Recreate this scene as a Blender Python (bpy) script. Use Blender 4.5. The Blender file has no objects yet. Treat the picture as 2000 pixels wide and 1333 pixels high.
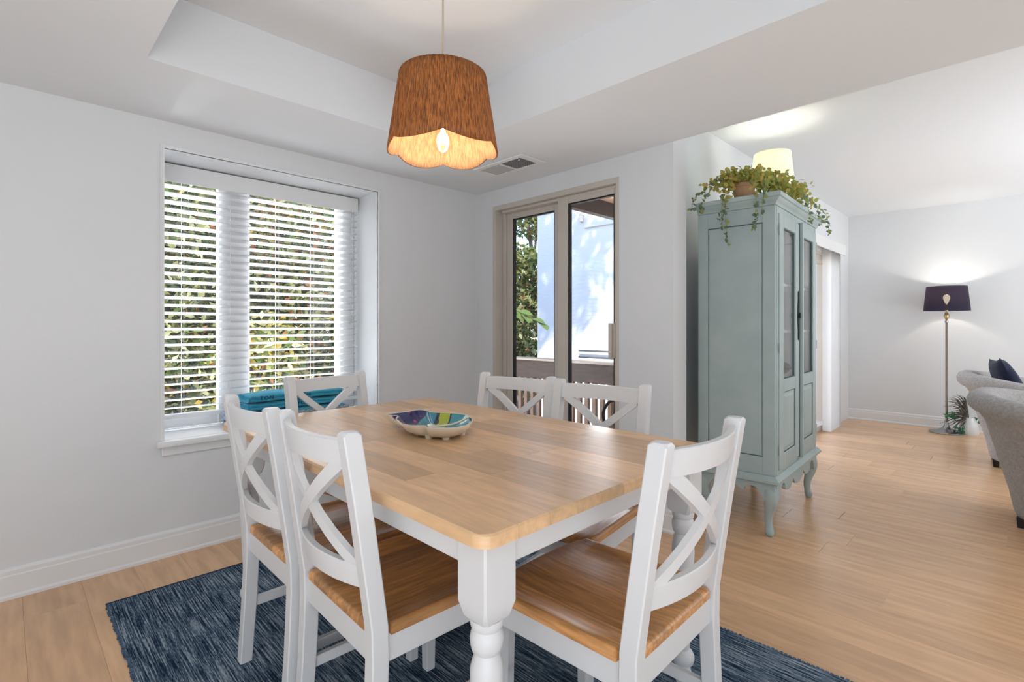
import bpy, bmesh, math, random
import numpy as np
from mathutils import Vector, Matrix
random.seed(7)
S = bpy.context.scene
COL = S.collection
PI = math.pi
R = math.radians

# ------------------------------------------------------------------ camera
cd = bpy.data.cameras.new('camera')
cam = bpy.data.objects.new('camera', cd)
COL.objects.link(cam)
cam.location = (0, 0, 1.14)
cam.rotation_euler = (R(90), 0, R(45.12 - 90))
cd.sensor_width = 36
cd.lens = 36 * 1000.7 / 2000
cd.shift_y = -0.0149
cd.clip_start = 0.03
cd.clip_end = 200
S.camera = cam

# ------------------------------------------------------------------ world, sun, lights, exposure
S.view_settings.view_transform = 'Standard'
S.view_settings.look = 'None'
S.view_settings.gamma = 1
S.view_settings.use_curve_mapping = False
S.view_settings.exposure = 0.37
W = bpy.data.worlds.new('world')
S.world = W
W.use_nodes = True
wn = W.node_tree.nodes
sky = wn.new('ShaderNodeTexSky')
sky.sky_type = 'NISHITA'
sky.sun_disc = False
sky.sun_elevation = R(46)
sky.sun_rotation = R(240)
sky.dust_density = 0.4
sky.ozone_density = 2.5
W.node_tree.links.new(sky.outputs[0], wn['Background'].inputs[0])
wn['Background'].inputs[1].default_value = 0.36


def light(name, kind, energy, color, loc, target=None, size=1.0, size_y=None, parent=None):
    d = bpy.data.lights.new(name, kind)
    d.energy = energy
    d.color = color
    if kind == 'AREA':
        d.shape = 'RECTANGLE'
        d.size = size
        d.size_y = size_y or size
    elif kind == 'SUN':
        d.angle = size
    else:
        d.shadow_soft_size = size
    o = bpy.data.objects.new(name, d)
    COL.objects.link(o)
    o.location = loc
    if parent:
        o.parent = parent
    if target is not None:
        o.rotation_euler = (Vector(target) - Vector(loc)).to_track_quat('-Z', 'Y').to_euler()
    return o


SUN_DIR = Vector((-0.60, -0.35, 0.72))
light('sun', 'SUN', 5.5, (1, 0.95, 0.86), SUN_DIR * 20, (0, 0, 0), size=R(1.3))
# added fill lights, out of view, in front of the solid walls behind the camera
COOL = (0.86, 0.93, 1.0)
light('rear_fill', 'AREA', 9, COOL, (-2.45, 0.6, 1.3), (2.6, 1.2, 1.2), 2.6, 1.8)
light('near_fill', 'AREA', 5, COOL, (1.6, -2.45, 1.35), (1.6, 3.0, 1.2), 3.4, 1.9)
light('living_fill', 'AREA', 25, COOL, (5.4, -2.45, 1.4), (5.4, 2.0, 1.2), 3.0, 1.9)
# added upward fills, out of view, brightening the ceilings like a bounced flash
light('bounce_fill', 'AREA', 50, COOL, (-1.0, -1.0, 0.30), (-0.6, -0.6, 2.4), 2.2, 2.2)
light('bounce_fill', 'AREA', 36, COOL, (5.2, -1.6, 0.6), (5.2, -1.2, 2.4), 1.8, 1.4)
# unseen fills added outside the window and living room door to boost daylight
light('window_upper_fill', 'AREA', 85, (0.92, 0.96, 1.0), (1.15, 4.5, 3.1), (1.15, 3.0, 1.0), 1.6, 1.0)
light('living_door_fill', 'AREA', 40, (0.95, 0.97, 1.0), (5.6, 3.6, 1.6), (5.9, 1.5, 0.9), 1.6, 1.6)
light('window_lower_fill', 'AREA', 210, (0.95, 0.97, 1.0), (1.15, 4.6, -0.3), (1.15, 2.6, 2.1), 1.6, 1.0)


# ------------------------------------------------------------------ helpers
def new_bm():
    return bmesh.new()


def finish(name, bm, mats, parent=None, loc=None, rot=None, smooth=35):
    me = bpy.data.meshes.new(name)
    bmesh.ops.recalc_face_normals(bm, faces=bm.faces[:])
    bm.to_mesh(me)
    bm.free()
    return link_mesh(name, me, mats, parent, loc, rot, smooth)


def link_mesh(name, me, mats, parent=None, loc=None, rot=None, smooth=35):
    if not isinstance(mats, (list, tuple)):
        mats = [mats]
    for m in mats:
        me.materials.append(m)
    if smooth:
        me.polygons.foreach_set('use_smooth', [True] * len(me.polygons))
        if smooth < 180:
            me.set_sharp_from_angle(angle=R(smooth))
    o = bpy.data.objects.new(name, me)
    COL.objects.link(o)
    if parent:
        o.parent = parent
    if loc is not None:
        o.location = loc
    if rot is not None:
        o.rotation_euler = rot
    return o


def tag(o, label, cat, group=None, kind=None):
    o['label'] = label
    o['category'] = cat
    if group:
        o['group'] = group
    if kind:
        o['kind'] = kind
    return o


def thing(name, label, cat, loc=(0, 0, 0), rz=0, group=None, kind=None):
    o = bpy.data.objects.new(name, None)
    COL.objects.link(o)
    o.empty_display_size = 0.1
    o.location = loc
    o.rotation_euler = (0, 0, rz)
    return tag(o, label, cat, group, kind)


def copy_tree(o, parent=None):
    c = o.copy()
    COL.objects.link(c)
    if parent:
        c.parent = parent
    for ch in list(o.children):
        copy_tree(ch, c)
    return c


def box(bm, lo, hi, bevel=0.0, seg=1):
    lo = Vector(lo)
    hi = Vector(hi)
    m = Matrix.Translation((lo + hi) / 2) @ Matrix.Diagonal((*(hi - lo), 1))
    g = bmesh.ops.create_cube(bm, size=1, matrix=m)
    if bevel > 0:
        es = list({e for v in g['verts'] for e in v.link_edges})
        bmesh.ops.bevel(bm, geom=es, offset=bevel, segments=seg, affect='EDGES', profile=0.6)


def loft(bm, sections, closed=True, cap=True):
    rings = [[bm.verts.new(p) for p in s] for s in sections]
    n = len(rings[0])
    for a, b in zip(rings, rings[1:]):
        for i in range(n if closed else n - 1):
            j = (i + 1) % n
            bm.faces.new((a[i], a[j], b[j], b[i]))
    if cap and closed:
        bm.faces.new(rings[0][::-1])
        bm.faces.new(rings[-1])
    return rings


def lathe(bm, prof, seg=24, c=(0, 0, 0), cap=True):
    secs = []
    for r, z in prof:
        secs.append([(c[0] + max(r, 1e-4) * math.cos(2 * PI * i / seg), c[1] + max(r, 1e-4) * math.sin(2 * PI * i / seg), c[2] + z) for i in range(seg)])
    loft(bm, secs, True, cap)


def tube(bm, pts, r, seg=8):
    pts = [Vector(p) for p in pts]
    rs = r if isinstance(r, (list, tuple)) else [r] * len(pts)
    up = Vector((0, 0, 1))
    t0 = (pts[1] - pts[0]).normalized()
    if abs(t0.dot(up)) > 0.9:
        up = Vector((1, 0, 0))
    nrm = (up - t0 * up.dot(t0)).normalized()
    secs = []
    for i, p in enumerate(pts):
        a = pts[max(i - 1, 0)]
        b = pts[min(i + 1, len(pts) - 1)]
        t = (b - a).normalized()
        nrm = (nrm - t * nrm.dot(t)).normalized()
        bn = t.cross(nrm)
        secs.append([p + (nrm * math.cos(2 * PI * k / seg) + bn * math.sin(2 * PI * k / seg)) * rs[i] for k in range(seg)])
    loft(bm, secs)


def prism(bm, poly, f0, f1):
    """poly of 2-D points, f0/f1 map a 2-D point to the two faces"""
    a = [bm.verts.new(f0(*p)) for p in poly]
    b = [bm.verts.new(f1(*p)) for p in poly]
    n = len(poly)
    bm.faces.new(a[::-1])
    bm.faces.new(b)
    for i in range(n):
        j = (i + 1) % n
        bm.faces.new((a[i], a[j], b[j], b[i]))


def spline(pts, n):
    """Catmull-Rom through pts"""
    P = [Vector(p) for p in pts]
    P = [P[0] * 2 - P[1]] + P + [P[-1] * 2 - P[-2]]
    out = []
    for i in range(1, len(P) - 2):
        for k in range(n):
            t = k / n
            a, b, c, d = P[i - 1], P[i], P[i + 1], P[i + 2]
            out.append(0.5 * ((2 * b) + (c - a) * t + (2 * a - 5 * b + 4 * c - d) * t * t + (3 * b - a - 3 * c + d) * t ** 3))
    out.append(P[-2])
    return out


# ------------------------------------------------------------------ materials
MATS = {}


def mat(name, col, rough=0.5, metal=0.0, spec=0.5, bump=0.0, bscale=40, var=0.0, vscale=6, stretch=(1, 1, 1), rnd=0.0,
        emit=None, estr=0.0, trans=0.0, sheen=0.0, coat=0.0, subsurf=0.0, col2=None):
    m = bpy.data.materials.new(name)
    m.use_nodes = True
    nt = m.node_tree
    b = nt.nodes['Principled BSDF']
    b.inputs['Base Color'].default_value = (*col, 1)
    b.inputs['Roughness'].default_value = rough
    b.inputs['Metallic'].default_value = metal
    b.inputs['Specular IOR Level'].default_value = spec
    b.inputs['Coat Weight'].default_value = coat
    b.inputs['Sheen Weight'].default_value = sheen
    b.inputs['Transmission Weight'].default_value = trans
    if emit:
        b.inputs['Emission Color'].default_value = (*emit, 1)
        b.inputs['Emission Strength'].default_value = estr
    if bump or var or rnd or col2:
        tc = nt.nodes.new('ShaderNodeTexCoord')
        mp = nt.nodes.new('ShaderNodeMapping')
        mp.inputs['Scale'].default_value = stretch
        nt.links.new(tc.outputs['Object'], mp.inputs[0])
        oi = nt.nodes.new('ShaderNodeObjectInfo')
        if rnd:
            vm = nt.nodes.new('ShaderNodeVectorMath')
            vm.operation = 'SCALE'
            vm.inputs[0].default_value = (37, 53, 71)
            nt.links.new(oi.outputs['Random'], vm.inputs['Scale'])
            nt.links.new(vm.outputs[0], mp.inputs['Location'])
    if var or rnd or col2:
        nz = nt.nodes.new('ShaderNodeTexNoise')
        nz.inputs['Scale'].default_value = vscale
        nz.inputs['Detail'].default_value = 6
        nt.links.new(mp.outputs[0], nz.inputs[0])
        mx = nt.nodes.new('ShaderNodeMix')
        mx.data_type = 'RGBA'
        c2 = col2 or tuple(c * (1 - var) for c in col)
        c1 = col if col2 else tuple(min(1, c * (1 + var)) for c in col)
        mx.inputs[6].default_value = (*c1, 1)
        mx.inputs[7].default_value = (*c2, 1)
        rp = nt.nodes.new('ShaderNodeMapRange')
        rp.inputs[1].default_value = 0.33
        rp.inputs[2].default_value = 0.67
        nt.links.new(nz.outputs[0], rp.inputs[0])
        nt.links.new(rp.outputs[0], mx.inputs[0])
        out = mx.outputs[2]
        if rnd:
            hs = nt.nodes.new('ShaderNodeHueSaturation')
            mr = nt.nodes.new('ShaderNodeMapRange')
            mr.inputs[3].default_value = 1 - rnd
            mr.inputs[4].default_value = 1 + rnd
            nt.links.new(oi.outputs['Random'], mr.inputs[0])
            nt.links.new(mr.outputs[0], hs.inputs['Value'])
            nt.links.new(out, hs.inputs['Color'])
            out = hs.outputs[0]
        nt.links.new(out, b.inputs['Base Color'])
    if bump:
        nb = nt.nodes.new('ShaderNodeTexNoise')
        nb.inputs['Scale'].default_value = bscale
        nb.inputs['Detail'].default_value = 4
        nt.links.new(mp.outputs[0], nb.inputs[0])
        bp = nt.nodes.new('ShaderNodeBump')
        bp.inputs['Strength'].default_value = bump
        bp.inputs['Distance'].default_value = 0.01
        nt.links.new(nb.outputs[0], bp.inputs['Height'])
        nt.links.new(bp.outputs[0], b.inputs['Normal'])
    MATS[name] = m
    return m


def translucent(name, col, tcol, mix, rough=0.8, bump=0.0, bscale=200, stretch=(1, 1, 1), var=0.0):
    m = mat(name, col, rough, bump=bump, bscale=bscale, stretch=stretch, var=var, vscale=bscale / 2)
    nt = m.node_tree
    tr = nt.nodes.new('ShaderNodeBsdfTranslucent')
    tr.inputs[0].default_value = (*tcol, 1)
    ms = nt.nodes.new('ShaderNodeMixShader')
    ms.inputs[0].default_value = mix
    b = nt.nodes['Principled BSDF']
    nt.links.new(b.outputs[0], ms.inputs[1])
    nt.links.new(tr.outputs[0], ms.inputs[2])
    nt.links.new(ms.outputs[0], nt.nodes['Material Output'].inputs[0])
    return m


def glass(name, tint=(1, 1, 1), refl=0.06):
    m = bpy.data.materials.new(name)
    m.use_nodes = True
    nt = m.node_tree
    nt.nodes.remove(nt.nodes['Principled BSDF'])
    t = nt.nodes.new('ShaderNodeBsdfTransparent')
    t.inputs[0].default_value = (*tint, 1)
    g = nt.nodes.new('ShaderNodeBsdfGlossy')
    g.inputs['Roughness'].default_value = 0.02
    ms = nt.nodes.new('ShaderNodeMixShader')
    # Schlick reflectance, the same from both sides of the thin pane
    ge = nt.nodes.new('ShaderNodeNewGeometry')
    dt = nt.nodes.new('ShaderNodeVectorMath')
    dt.operation = 'DOT_PRODUCT'
    nt.links.new(ge.outputs['Incoming'], dt.inputs[0])
    nt.links.new(ge.outputs['Normal'], dt.inputs[1])
    prev = dt.outputs['Value']
    for op, v in (('ABSOLUTE', 0), ('SUBTRACT', 1), ('POWER', 5), ('MULTIPLY_ADD', 0.92)):
        n = nt.nodes.new('ShaderNodeMath')
        n.operation = op
        if op == 'SUBTRACT':
            n.inputs[0].default_value = 1
            nt.links.new(prev, n.inputs[1])
        else:
            nt.links.new(prev, n.inputs[0])
            n.inputs[1].default_value = v
        if op == 'MULTIPLY_ADD':
            n.inputs[2].default_value = refl / 2
        prev = n.outputs[0]
    nt.links.new(prev, ms.inputs[0])
    nt.links.new(t.outputs[0], ms.inputs[1])
    nt.links.new(g.outputs[0], ms.inputs[2])
    nt.links.new(ms.outputs[0], nt.nodes['Material Output'].inputs[0])
    return m


WALL = mat('wall_paint', (0.775, 0.785, 0.795), 0.75, spec=0.2, bump=0.03, bscale=120)
CEIL = mat('ceiling_paint', (0.83, 0.855, 0.875), 0.85, spec=0.1)
TRIM = mat('trim_paint', (0.84, 0.84, 0.84), 0.4, spec=0.4)
CHAIRW = mat('white_lacquer', (0.73, 0.735, 0.745), 0.35, spec=0.4)
BLINDW = translucent('blind_vinyl', (0.90, 0.90, 0.90), (0.95, 0.95, 0.95), 0.42, 0.45)
FLOORM = mat('maple_laminate', (0.72, 0.44, 0.245), 0.24, spec=0.5, var=0.11, vscale=5, stretch=(6, 0.7, 1), rnd=0.09)
TABLEM = mat('butcher_block', (0.68, 0.435, 0.24), 0.30, spec=0.5, var=0.11, vscale=9, stretch=(6, 0.8, 6), rnd=0.2)
SEATM = mat('stained_seat_wood', (0.55, 0.265, 0.095), 0.28, spec=0.5, var=0.28, vscale=10, stretch=(8, 0.8, 8), rnd=0.28)
BEIGE = mat('beige_vinyl', (0.60, 0.55, 0.485), 0.45, var=0.03, vscale=3)
GASKET = mat('black_gasket', (0.012, 0.011, 0.01), 0.6)
GLASS = glass('window_glass')
TEAL = mat('teal_paint', (0.385, 0.47, 0.462), 0.5, spec=0.35, col2=(0.44, 0.52, 0.508), vscale=5)
TEALD = mat('teal_glaze_line', (0.06, 0.10, 0.105), 0.6)
DARKMET = mat('dark_bronze', (0.01, 0.011, 0.012), 0.45, metal=0.6)
STEEL = mat('brushed_nickel', (0.40, 0.40, 0.40), 0.24, metal=1.0)
BRASS = mat('aged_brass', (0.60, 0.44, 0.24), 0.35, metal=0.9)
BROWNW = mat('brown_stained_wood', (0.048, 0.030, 0.022), 0.7, var=0.25, vscale=8, stretch=(1, 1, 6))
PICKW = mat('weathered_picket', (0.20, 0.13, 0.09), 0.75, var=0.25, vscale=8)
PLY = mat('plywood_soffit', (0.74, 0.53, 0.37), 0.8, var=0.25, vscale=5, stretch=(1, 4, 1))
STUCCO = mat('stucco', (0.74, 0.76, 0.82), 0.9, spec=0.1, bump=0.6, bscale=9, stretch=(1, 1, 4))
TILE = mat('clay_tile', (0.75, 0.66, 0.58), 0.8)
FAB = mat('grey_chenille', (0.44, 0.41, 0.395), 0.95, spec=0.1, bump=0.9, bscale=140, var=0.16, vscale=60, sheen=0.35)
NAVY = mat('navy_velvet', (0.012, 0.015, 0.035), 0.85, spec=0.2, sheen=0.15, bump=0.1, bscale=60)
NAVYS = translucent('navy_shade_fabric', (0.012, 0.012, 0.038), (0.14, 0.09, 0.12), 0.18, 0.85, bump=0.3, bscale=300)
# the open weave lets a little of the bulb show through
_nt = NAVYS.node_tree
_o = _nt.nodes['Material Output']
_prev = _o.inputs[0].links[0].from_socket
_tp = _nt.nodes.new('ShaderNodeBsdfTransparent')
_mx = _nt.nodes.new('ShaderNodeMixShader')
_mx.inputs[0].default_value = 0.17
_nt.links.new(_prev, _mx.inputs[1])
_nt.links.new(_tp.outputs[0], _mx.inputs[2])
_nt.links.new(_mx.outputs[0], _o.inputs[0])
WSHADE = translucent('white_shade_fabric', (0.88, 0.90, 0.82), (0.97, 0.98, 0.86), 0.55, 0.9)
RAFFIA = translucent('raffia', (0.35, 0.125, 0.028), (0.80, 0.36, 0.10), 0.15, 0.6, var=0.72, bscale=520, stretch=(1, 1, 0.012))
RAFFIN = translucent('raffia_inside', (0.56, 0.33, 0.19), (0.60, 0.26, 0.07), 0.12, 0.7, var=0.35, bscale=520, stretch=(1, 1, 0.012))
TOWEL = mat('turquoise_terry', (0.02, 0.33, 0.52), 0.95, spec=0.1, bump=0.8, bscale=260, col2=(0.035, 0.44, 0.62), vscale=12, sheen=0.3)
LETTER = mat('navy_print', (0.006, 0.02, 0.06), 0.9)
TRAYM = mat('blue_tray', (0.10, 0.17, 0.25), 0.5, col2=(0.42, 0.48, 0.54), vscale=70)
CREAM = mat('cream_glaze', (0.78, 0.69, 0.55), 0.15, coat=0.5)
TERRA = mat('terracotta', (0.52, 0.30, 0.17), 0.8, var=0.1)
POTW = mat('white_ceramic', (0.75, 0.76, 0.76), 0.25)
CORD = mat('cream_cord', (0.55, 0.48, 0.38), 0.8)
VENTD = mat('vent_dark', (0.05, 0.05, 0.05), 0.7)
VENTG = mat('vent_grey', (0.58, 0.58, 0.58), 0.6)
VENTL = mat('vent_lattice', (0.30, 0.30, 0.30), 0.6)
SOIL = mat('ground_soil', (0.10, 0.09, 0.06), 0.95, var=0.3, vscale=2)
FENCEM = mat('dark_fence', (0.055, 0.07, 0.06), 0.8, var=0.3, vscale=4, rnd=0.15)
BARK = mat('bark', (0.10, 0.075, 0.055), 0.9, bump=0.8, bscale=20)
BULBM = mat('bulb_glow', (1, 0.9, 0.7), 0.3, emit=(1.0, 0.72, 0.38), estr=22)
BULBW = mat('bulb_glow_white', (1, 0.9, 0.7), 0.3, emit=(1.0, 0.85, 0.6), estr=14)


def leafmat(name, col):
    return translucent(name, col, tuple(min(1, c * 1.5) for c in col), 0.35, 0.55)


LEAF = [leafmat('leaf_green', (0.10, 0.155, 0.038)), leafmat('leaf_dark', (0.035, 0.06, 0.022)), leafmat('leaf_olive', (0.23, 0.23, 0.075)),
        leafmat('leaf_yellow', (0.42, 0.30, 0.05)), leafmat('leaf_orange', (0.36, 0.12, 0.04)), leafmat('leaf_pale', (0.50, 0.50, 0.27))]
BIGLEAF = leafmat('broad_leaf', (0.13, 0.21, 0.05))
VINE = [leafmat('vine_green', (0.33, 0.36, 0.09)), leafmat('vine_sage', (0.16, 0.23, 0.15)), leafmat('vine_ochre', (0.52, 0.41, 0.10))]


def rugmat():
    m = mat('blue_rug', (0.03, 0.06, 0.10), 0.95, spec=0.05)
    nt = m.node_tree
    b = nt.nodes['Principled BSDF']
    tc = nt.nodes.new('ShaderNodeTexCoord')
    facs = []
    for sc, st in ((1, (230, 6, 1)), (1, (420, 45, 1)), (1, (5, 4, 1))):
        mp = nt.nodes.new('ShaderNodeMapping')
        mp.inputs['Scale'].default_value = st
        nt.links.new(tc.outputs['Object'], mp.inputs[0])
        nz = nt.nodes.new('ShaderNodeTexNoise')
        nz.inputs['Scale'].default_value = sc
        nz.inputs['Detail'].default_value = 2
        nt.links.new(mp.outputs[0], nz.inputs[0])
        facs.append(nz.outputs[0])
    def math_(op, a, c):
        n = nt.nodes.new('ShaderNodeMath')
        n.operation = op
        for i, v in enumerate((a, c)):
            if isinstance(v, float):
                n.inputs[i].default_value = v
            else:
                nt.links.new(v, n.inputs[i])
        return n.outputs[0]
    s = math_('ADD', math_('MULTIPLY', facs[0], 0.55), math_('ADD', math_('MULTIPLY', facs[1], 0.30), math_('MULTIPLY', facs[2], 0.15)))
    rp = nt.nodes.new('ShaderNodeValToRGB')
    e = rp.color_ramp.elements
    e[0].position, e[0].color = 0.42, (0.010, 0.020, 0.045, 1)
    e[1].position, e[1].color = 0.61, (0.36, 0.42, 0.48, 1)
    k = e.new(0.50)
    k.color = (0.072, 0.115, 0.165, 1)
    nt.links.new(s, rp.inputs[0])
    nt.links.new(rp.outputs[0], b.inputs['Base Color'])
    bp = nt.nodes.new('ShaderNodeBump')
    bp.inputs['Strength'].default_value = 0.6
    bp.inputs['Distance'].default_value = 0.004
    nt.links.new(s, bp.inputs['Height'])
    nt.links.new(bp.outputs[0], b.inputs['Normal'])
    return m


RUGM = rugmat()

# ------------------------------------------------------------------ room shell
Y1 = 3.0        # window wall
X2 = 2.607      # sliding door wall
Y3 = 1.55       # living room window wall
X4 = 7.40       # far wall
ZS = 2.15       # soffit
ZT = 2.42       # tray ceiling
ZL = 2.48       # living ceiling
XM, YM = -2.6, -2.6


def boxes(name, lst, m, label, cat, kind='structure', parent=None, bevel=0.0):
    bm = new_bm()
    for lo, hi in lst:
        box(bm, lo, hi, bevel)
    o = finish(name, bm, m, parent, smooth=0)
    if parent is None:
        tag(o, label, cat, kind=kind)
    return o


# floor with planks
floor = boxes('floor', [((XM - 0.15, YM - 0.15, -0.15), (X4 + 0.15, Y1 + 0.4, -0.012))], FLOORM, 'honey maple laminate floor running through both rooms', 'floor')
PW, PL = 0.19, 1.38
pmesh = {}
ncol = int((X4 - XM) / PW) + 1
for i in range(ncol):
    x0 = XM + i * PW
    y = YM - random.random() * PL
    while y < Y1:
        L = PL
        ya, yb = max(y, YM), min(y + L, Y1)
        y += L
        if yb - ya < 0.05 or (x0 > X2 and ya > Y3 + 0.1):
            continue
        if x0 > X2 + 0.1:
            yb = min(yb, Y3 + 0.1)
        key = round(yb - ya, 2)
        if key not in pmesh:
            bm = new_bm()
            h = key / 2
            w = PW / 2 - 0.0002
            t = 0.0005
            secs = [[(-w, s * h, -0.012), (w, s * h, -0.012), (w, s * h, -t), (w - t, s * h, 0), (-w + t, s * h, 0), (-w, s * h, -t)] for s in (-1, 1)]
            loft(bm, secs)
            me = bpy.data.meshes.new('floor_plank')
            bmesh.ops.recalc_face_normals(bm, faces=bm.faces[:])
            bm.to_mesh(me)
            bm.free()
            me.materials.append(FLOORM)
            pmesh[key] = me
        o = bpy.data.objects.new('floor_plank', pmesh[key])
        COL.objects.link(o)
        o.parent = floor
        o.location = (x0 + PW / 2, (ya + yb) / 2, 0)

# window wall with its opening
WX0, WX1, WZ0, WZ1 = 0.566, 1.740, 0.575, 2.015
YT = Y1 + 0.36
boxes('wall_left', [((XM - 0.15, Y1, 0), (0.20, YT, 2.7)), ((0.20, Y1, WZ0 - 0.03), (WX0, Y1 + 0.285, WZ1)), ((WX1, Y1, 0), (X2 + 0.15, YT, 2.7)),
                    ((0.20, Y1 + 0.0, 0), (WX1, YT, WZ0 - 0.03)), ((0.20, Y1, WZ1), (WX1, YT, 2.7))], WALL, 'white painted wall holding the deep window with blinds', 'wall')
# sliding door wall
DY0, DY1, DZ = 1.714, 2.819, 2.03
boxes('wall_right', [((X2, DY1, 0), (X2 + 0.15, Y1, 2.7)), ((X2, Y3 - 0.185, 0), (X2 + 0.15, DY0, 2.7)), ((X2, DY0, DZ), (X2 + 0.15, DY1, 2.7))],
      WALL, 'white wall around the beige sliding door', 'wall')
# living room window wall
GX0, GX1, GZ = 5.0, 6.62, 1.93
boxes('wall_back', [((X2 + 0.15, Y3, 0), (GX0, Y3 + 0.15, 2.7)), ((GX1, Y3, 0), (X4, Y3 + 0.15, 2.7)), ((GX0, Y3, GZ), (GX1, Y3 + 0.15, 2.7))],
      WALL, 'white living room wall behind the teal cabinet', 'wall')
boxes('wall_far', [((X4, YM, 0), (X4 + 0.15, Y3 + 0.15, 2.7))], WALL, 'white far wall of the living room behind the floor lamp', 'wall')
boxes('wall_rear', [((XM - 0.15, YM, 0), (XM, Y1, 2.7))], WALL, 'white wall of the room behind the camera', 'wall')
boxes('wall_near', [((XM - 0.15, YM - 0.15, 0), (X4 + 0.15, YM, 2.7))], WALL, 'white wall closing both rooms behind the camera', 'wall')
# ceilings
TX0, TX1, TY0, TY1 = 0.387, 1.818, 0.22, 2.336
boxes('ceiling', [((XM, TY1, ZS), (X2, Y1, 2.7)), ((XM, YM, ZS), (X2, TY0, 2.7)), ((XM, TY0, ZS), (TX0, TY1, 2.7)), ((TX1, TY0, ZS), (X2, TY1, 2.7)),
                  ((TX0, TY0, ZT), (TX1, TY1, 2.7))], CEIL, 'white dining room ceiling with a recessed tray above the table', 'ceiling')
boxes('ceiling', [((X2, YM, ZL), (X4, Y3, 2.7))], CEIL, 'higher white living room ceiling beyond the dropped beam', 'ceiling')

# baseboards: board with a stepped cap and a shoe moulding
BB = [(0, 0), (0.020, 0), (0.020, 0.012), (0.014, 0.020), (0.014, 0.095), (0.011, 0.100), (0.011, 0.116), (0.006, 0.126), (0, 0.128)]


def baseboard(name, a, b, nrm, label):
    bm = new_bm()
    a, b, nrm = Vector(a), Vector(b), Vector(nrm)
    loft(bm, [[p + nrm * d + Vector((0, 0, z)) for d, z in BB] for p in (a, b)])
    tag(finish(name, bm, TRIM, smooth=0), label, 'baseboard', kind='structure')


baseboard('baseboard_left', (XM, Y1, 0), (X2, Y1, 0), (0, -1, 0), 'white moulded baseboard under the window')
baseboard('baseboard_right', (X2, Y3 - 0.185, 0), (X2, DY0 - 0.005, 0), (-1, 0, 0), 'white baseboard right of the beige sliding door')
baseboard('baseboard_right', (X2, DY1 + 0.005, 0), (X2, Y1, 0), (-1, 0, 0), 'short white baseboard in the corner left of the sliding door')
baseboard('baseboard_far', (X4, YM, 0), (X4, Y3, 0), (-1, 0, 0), 'white baseboard along the far living room wall')
baseboard('baseboard_back', (X2 + 0.15, Y3, 0), (GX0, Y3, 0), (0, -1, 0), 'white baseboard behind the teal cabinet')

# ------------------------------------------------------------------ window with sill, casing and blind
win = thing('window_1', 'deep white double casement window behind the horizontal blind', 'window', (0, 0, 0), kind='structure')
bm = new_bm()
yo, yi = Y1 + 0.345, Y1 + 0.30
for lo, hi in (((0.22, yi, WZ0 + 0.001), (WX1 - 0.001, yo, WZ0 + 0.06)), ((0.22, yi, WZ1 - 0.06), (WX1 - 0.001, yo, WZ1 - 0.001)), ((0.215, yi + 0.004, WZ0 + 0.055), (0.28, yo - 0.003, WZ1 - 0.055)),
               ((1.61, yi + 0.004, WZ0 + 0.055), (WX1 - 0.002, yo - 0.003, WZ1 - 0.055)), ((0.885, yi - 0.01, WZ0 + 0.004), (1.055, yo - 0.005, WZ1 - 0.004))):
    box(bm, lo, hi, 0.004)
finish('window_frame', bm, TRIM, win)
for x0, x1 in ((0.28, 0.885), (1.055, 1.61)):
    bm = new_bm()
    box(bm, (x0, yi + 0.02, WZ0 + 0.06), (x1, yi + 0.026, WZ1 - 0.06))
    finish('window_pane', bm, GLASS, win, smooth=0)
bm = new_bm()
box(bm, (WX0 - 0.035, Y1 - 0.045, WZ0 - 0.03), (WX1 + 0.035, Y1, WZ0), 0.008, 2)
box(bm, (WX0, Y1 - 0.002, WZ0 - 0.03), (WX1, yi, WZ0), 0.0)
finish('window_sill', bm, TRIM, win)
bm = new_bm()
box(bm, (WX0 - 0.01, Y1 - 0.014, 0.497), (WX1 + 0.01, Y1, WZ0 - 0.03), 0.004)
finish('sill_apron', bm, TRIM, win)
# reveal casing: thin stepped moulding round the opening
bm = new_bm()
for w, d in ((0.016, 0.010), (0.008, 0.016)):
    box(bm, (WX0 - w, Y1 - d, WZ0), (WX0, Y1, WZ1 + w))
    box(bm, (WX1, Y1 - d, WZ0), (WX1 + w, Y1, WZ1 + w))
    box(bm, (WX0, Y1 - d, WZ1), (WX1, Y1, WZ1 + w))
tag(finish('trim_1', bm, TRIM, smooth=0), 'thin white stepped casing round the deep window recess', 'trim', kind='structure')

blind = thing('window_blind', 'white horizontal slat blind hanging open in the deep window', 'blind', (0, Y1 + 0.255, 0))
bx0, bx1 = WX0 + 0.012, WX1 - 0.012
bm = new_bm()
box(bm, (bx0, -0.03, 1.912), (bx1, -0.018, 2.008), 0.003)
box(bm, (bx0, -0.018, 1.955), (bx1, 0.03, 2.008))
finish('head_rail', bm, TRIM, blind)
bm = new_bm()
sec = []
for k in range(7):
    u = -0.025 + 0.05 * k / 6
    sec.append((u, 0.003 * (1 - (u / 0.025) ** 2)))
ring = [(u, z + 0.0014) for u, z in sec] + [(u, z - 0.0014) for u, z in sec[::-1]]
ca, sa = math.cos(R(-13)), math.sin(R(-13))
loft(bm, [[(x, u * ca - z * sa, u * sa + z * ca) for u, z in ring] for x in (bx0 + 0.004, bx1 - 0.004)])
slat = finish('slat', bm, BLINDW, blind, loc=(0, 0, 0.694))
for i in range(1, 29):
    s = slat.copy()
    COL.objects.link(s)
    s.location = (0, 0, 0.694 + i * 0.0428)
bm = new_bm()
box(bm, (bx0 + 0.004, -0.026, 0.638), (bx1 - 0.004, 0.026, 0.662), 0.006, 2)
finish('bottom_rail', bm, TRIM, blind)
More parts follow.
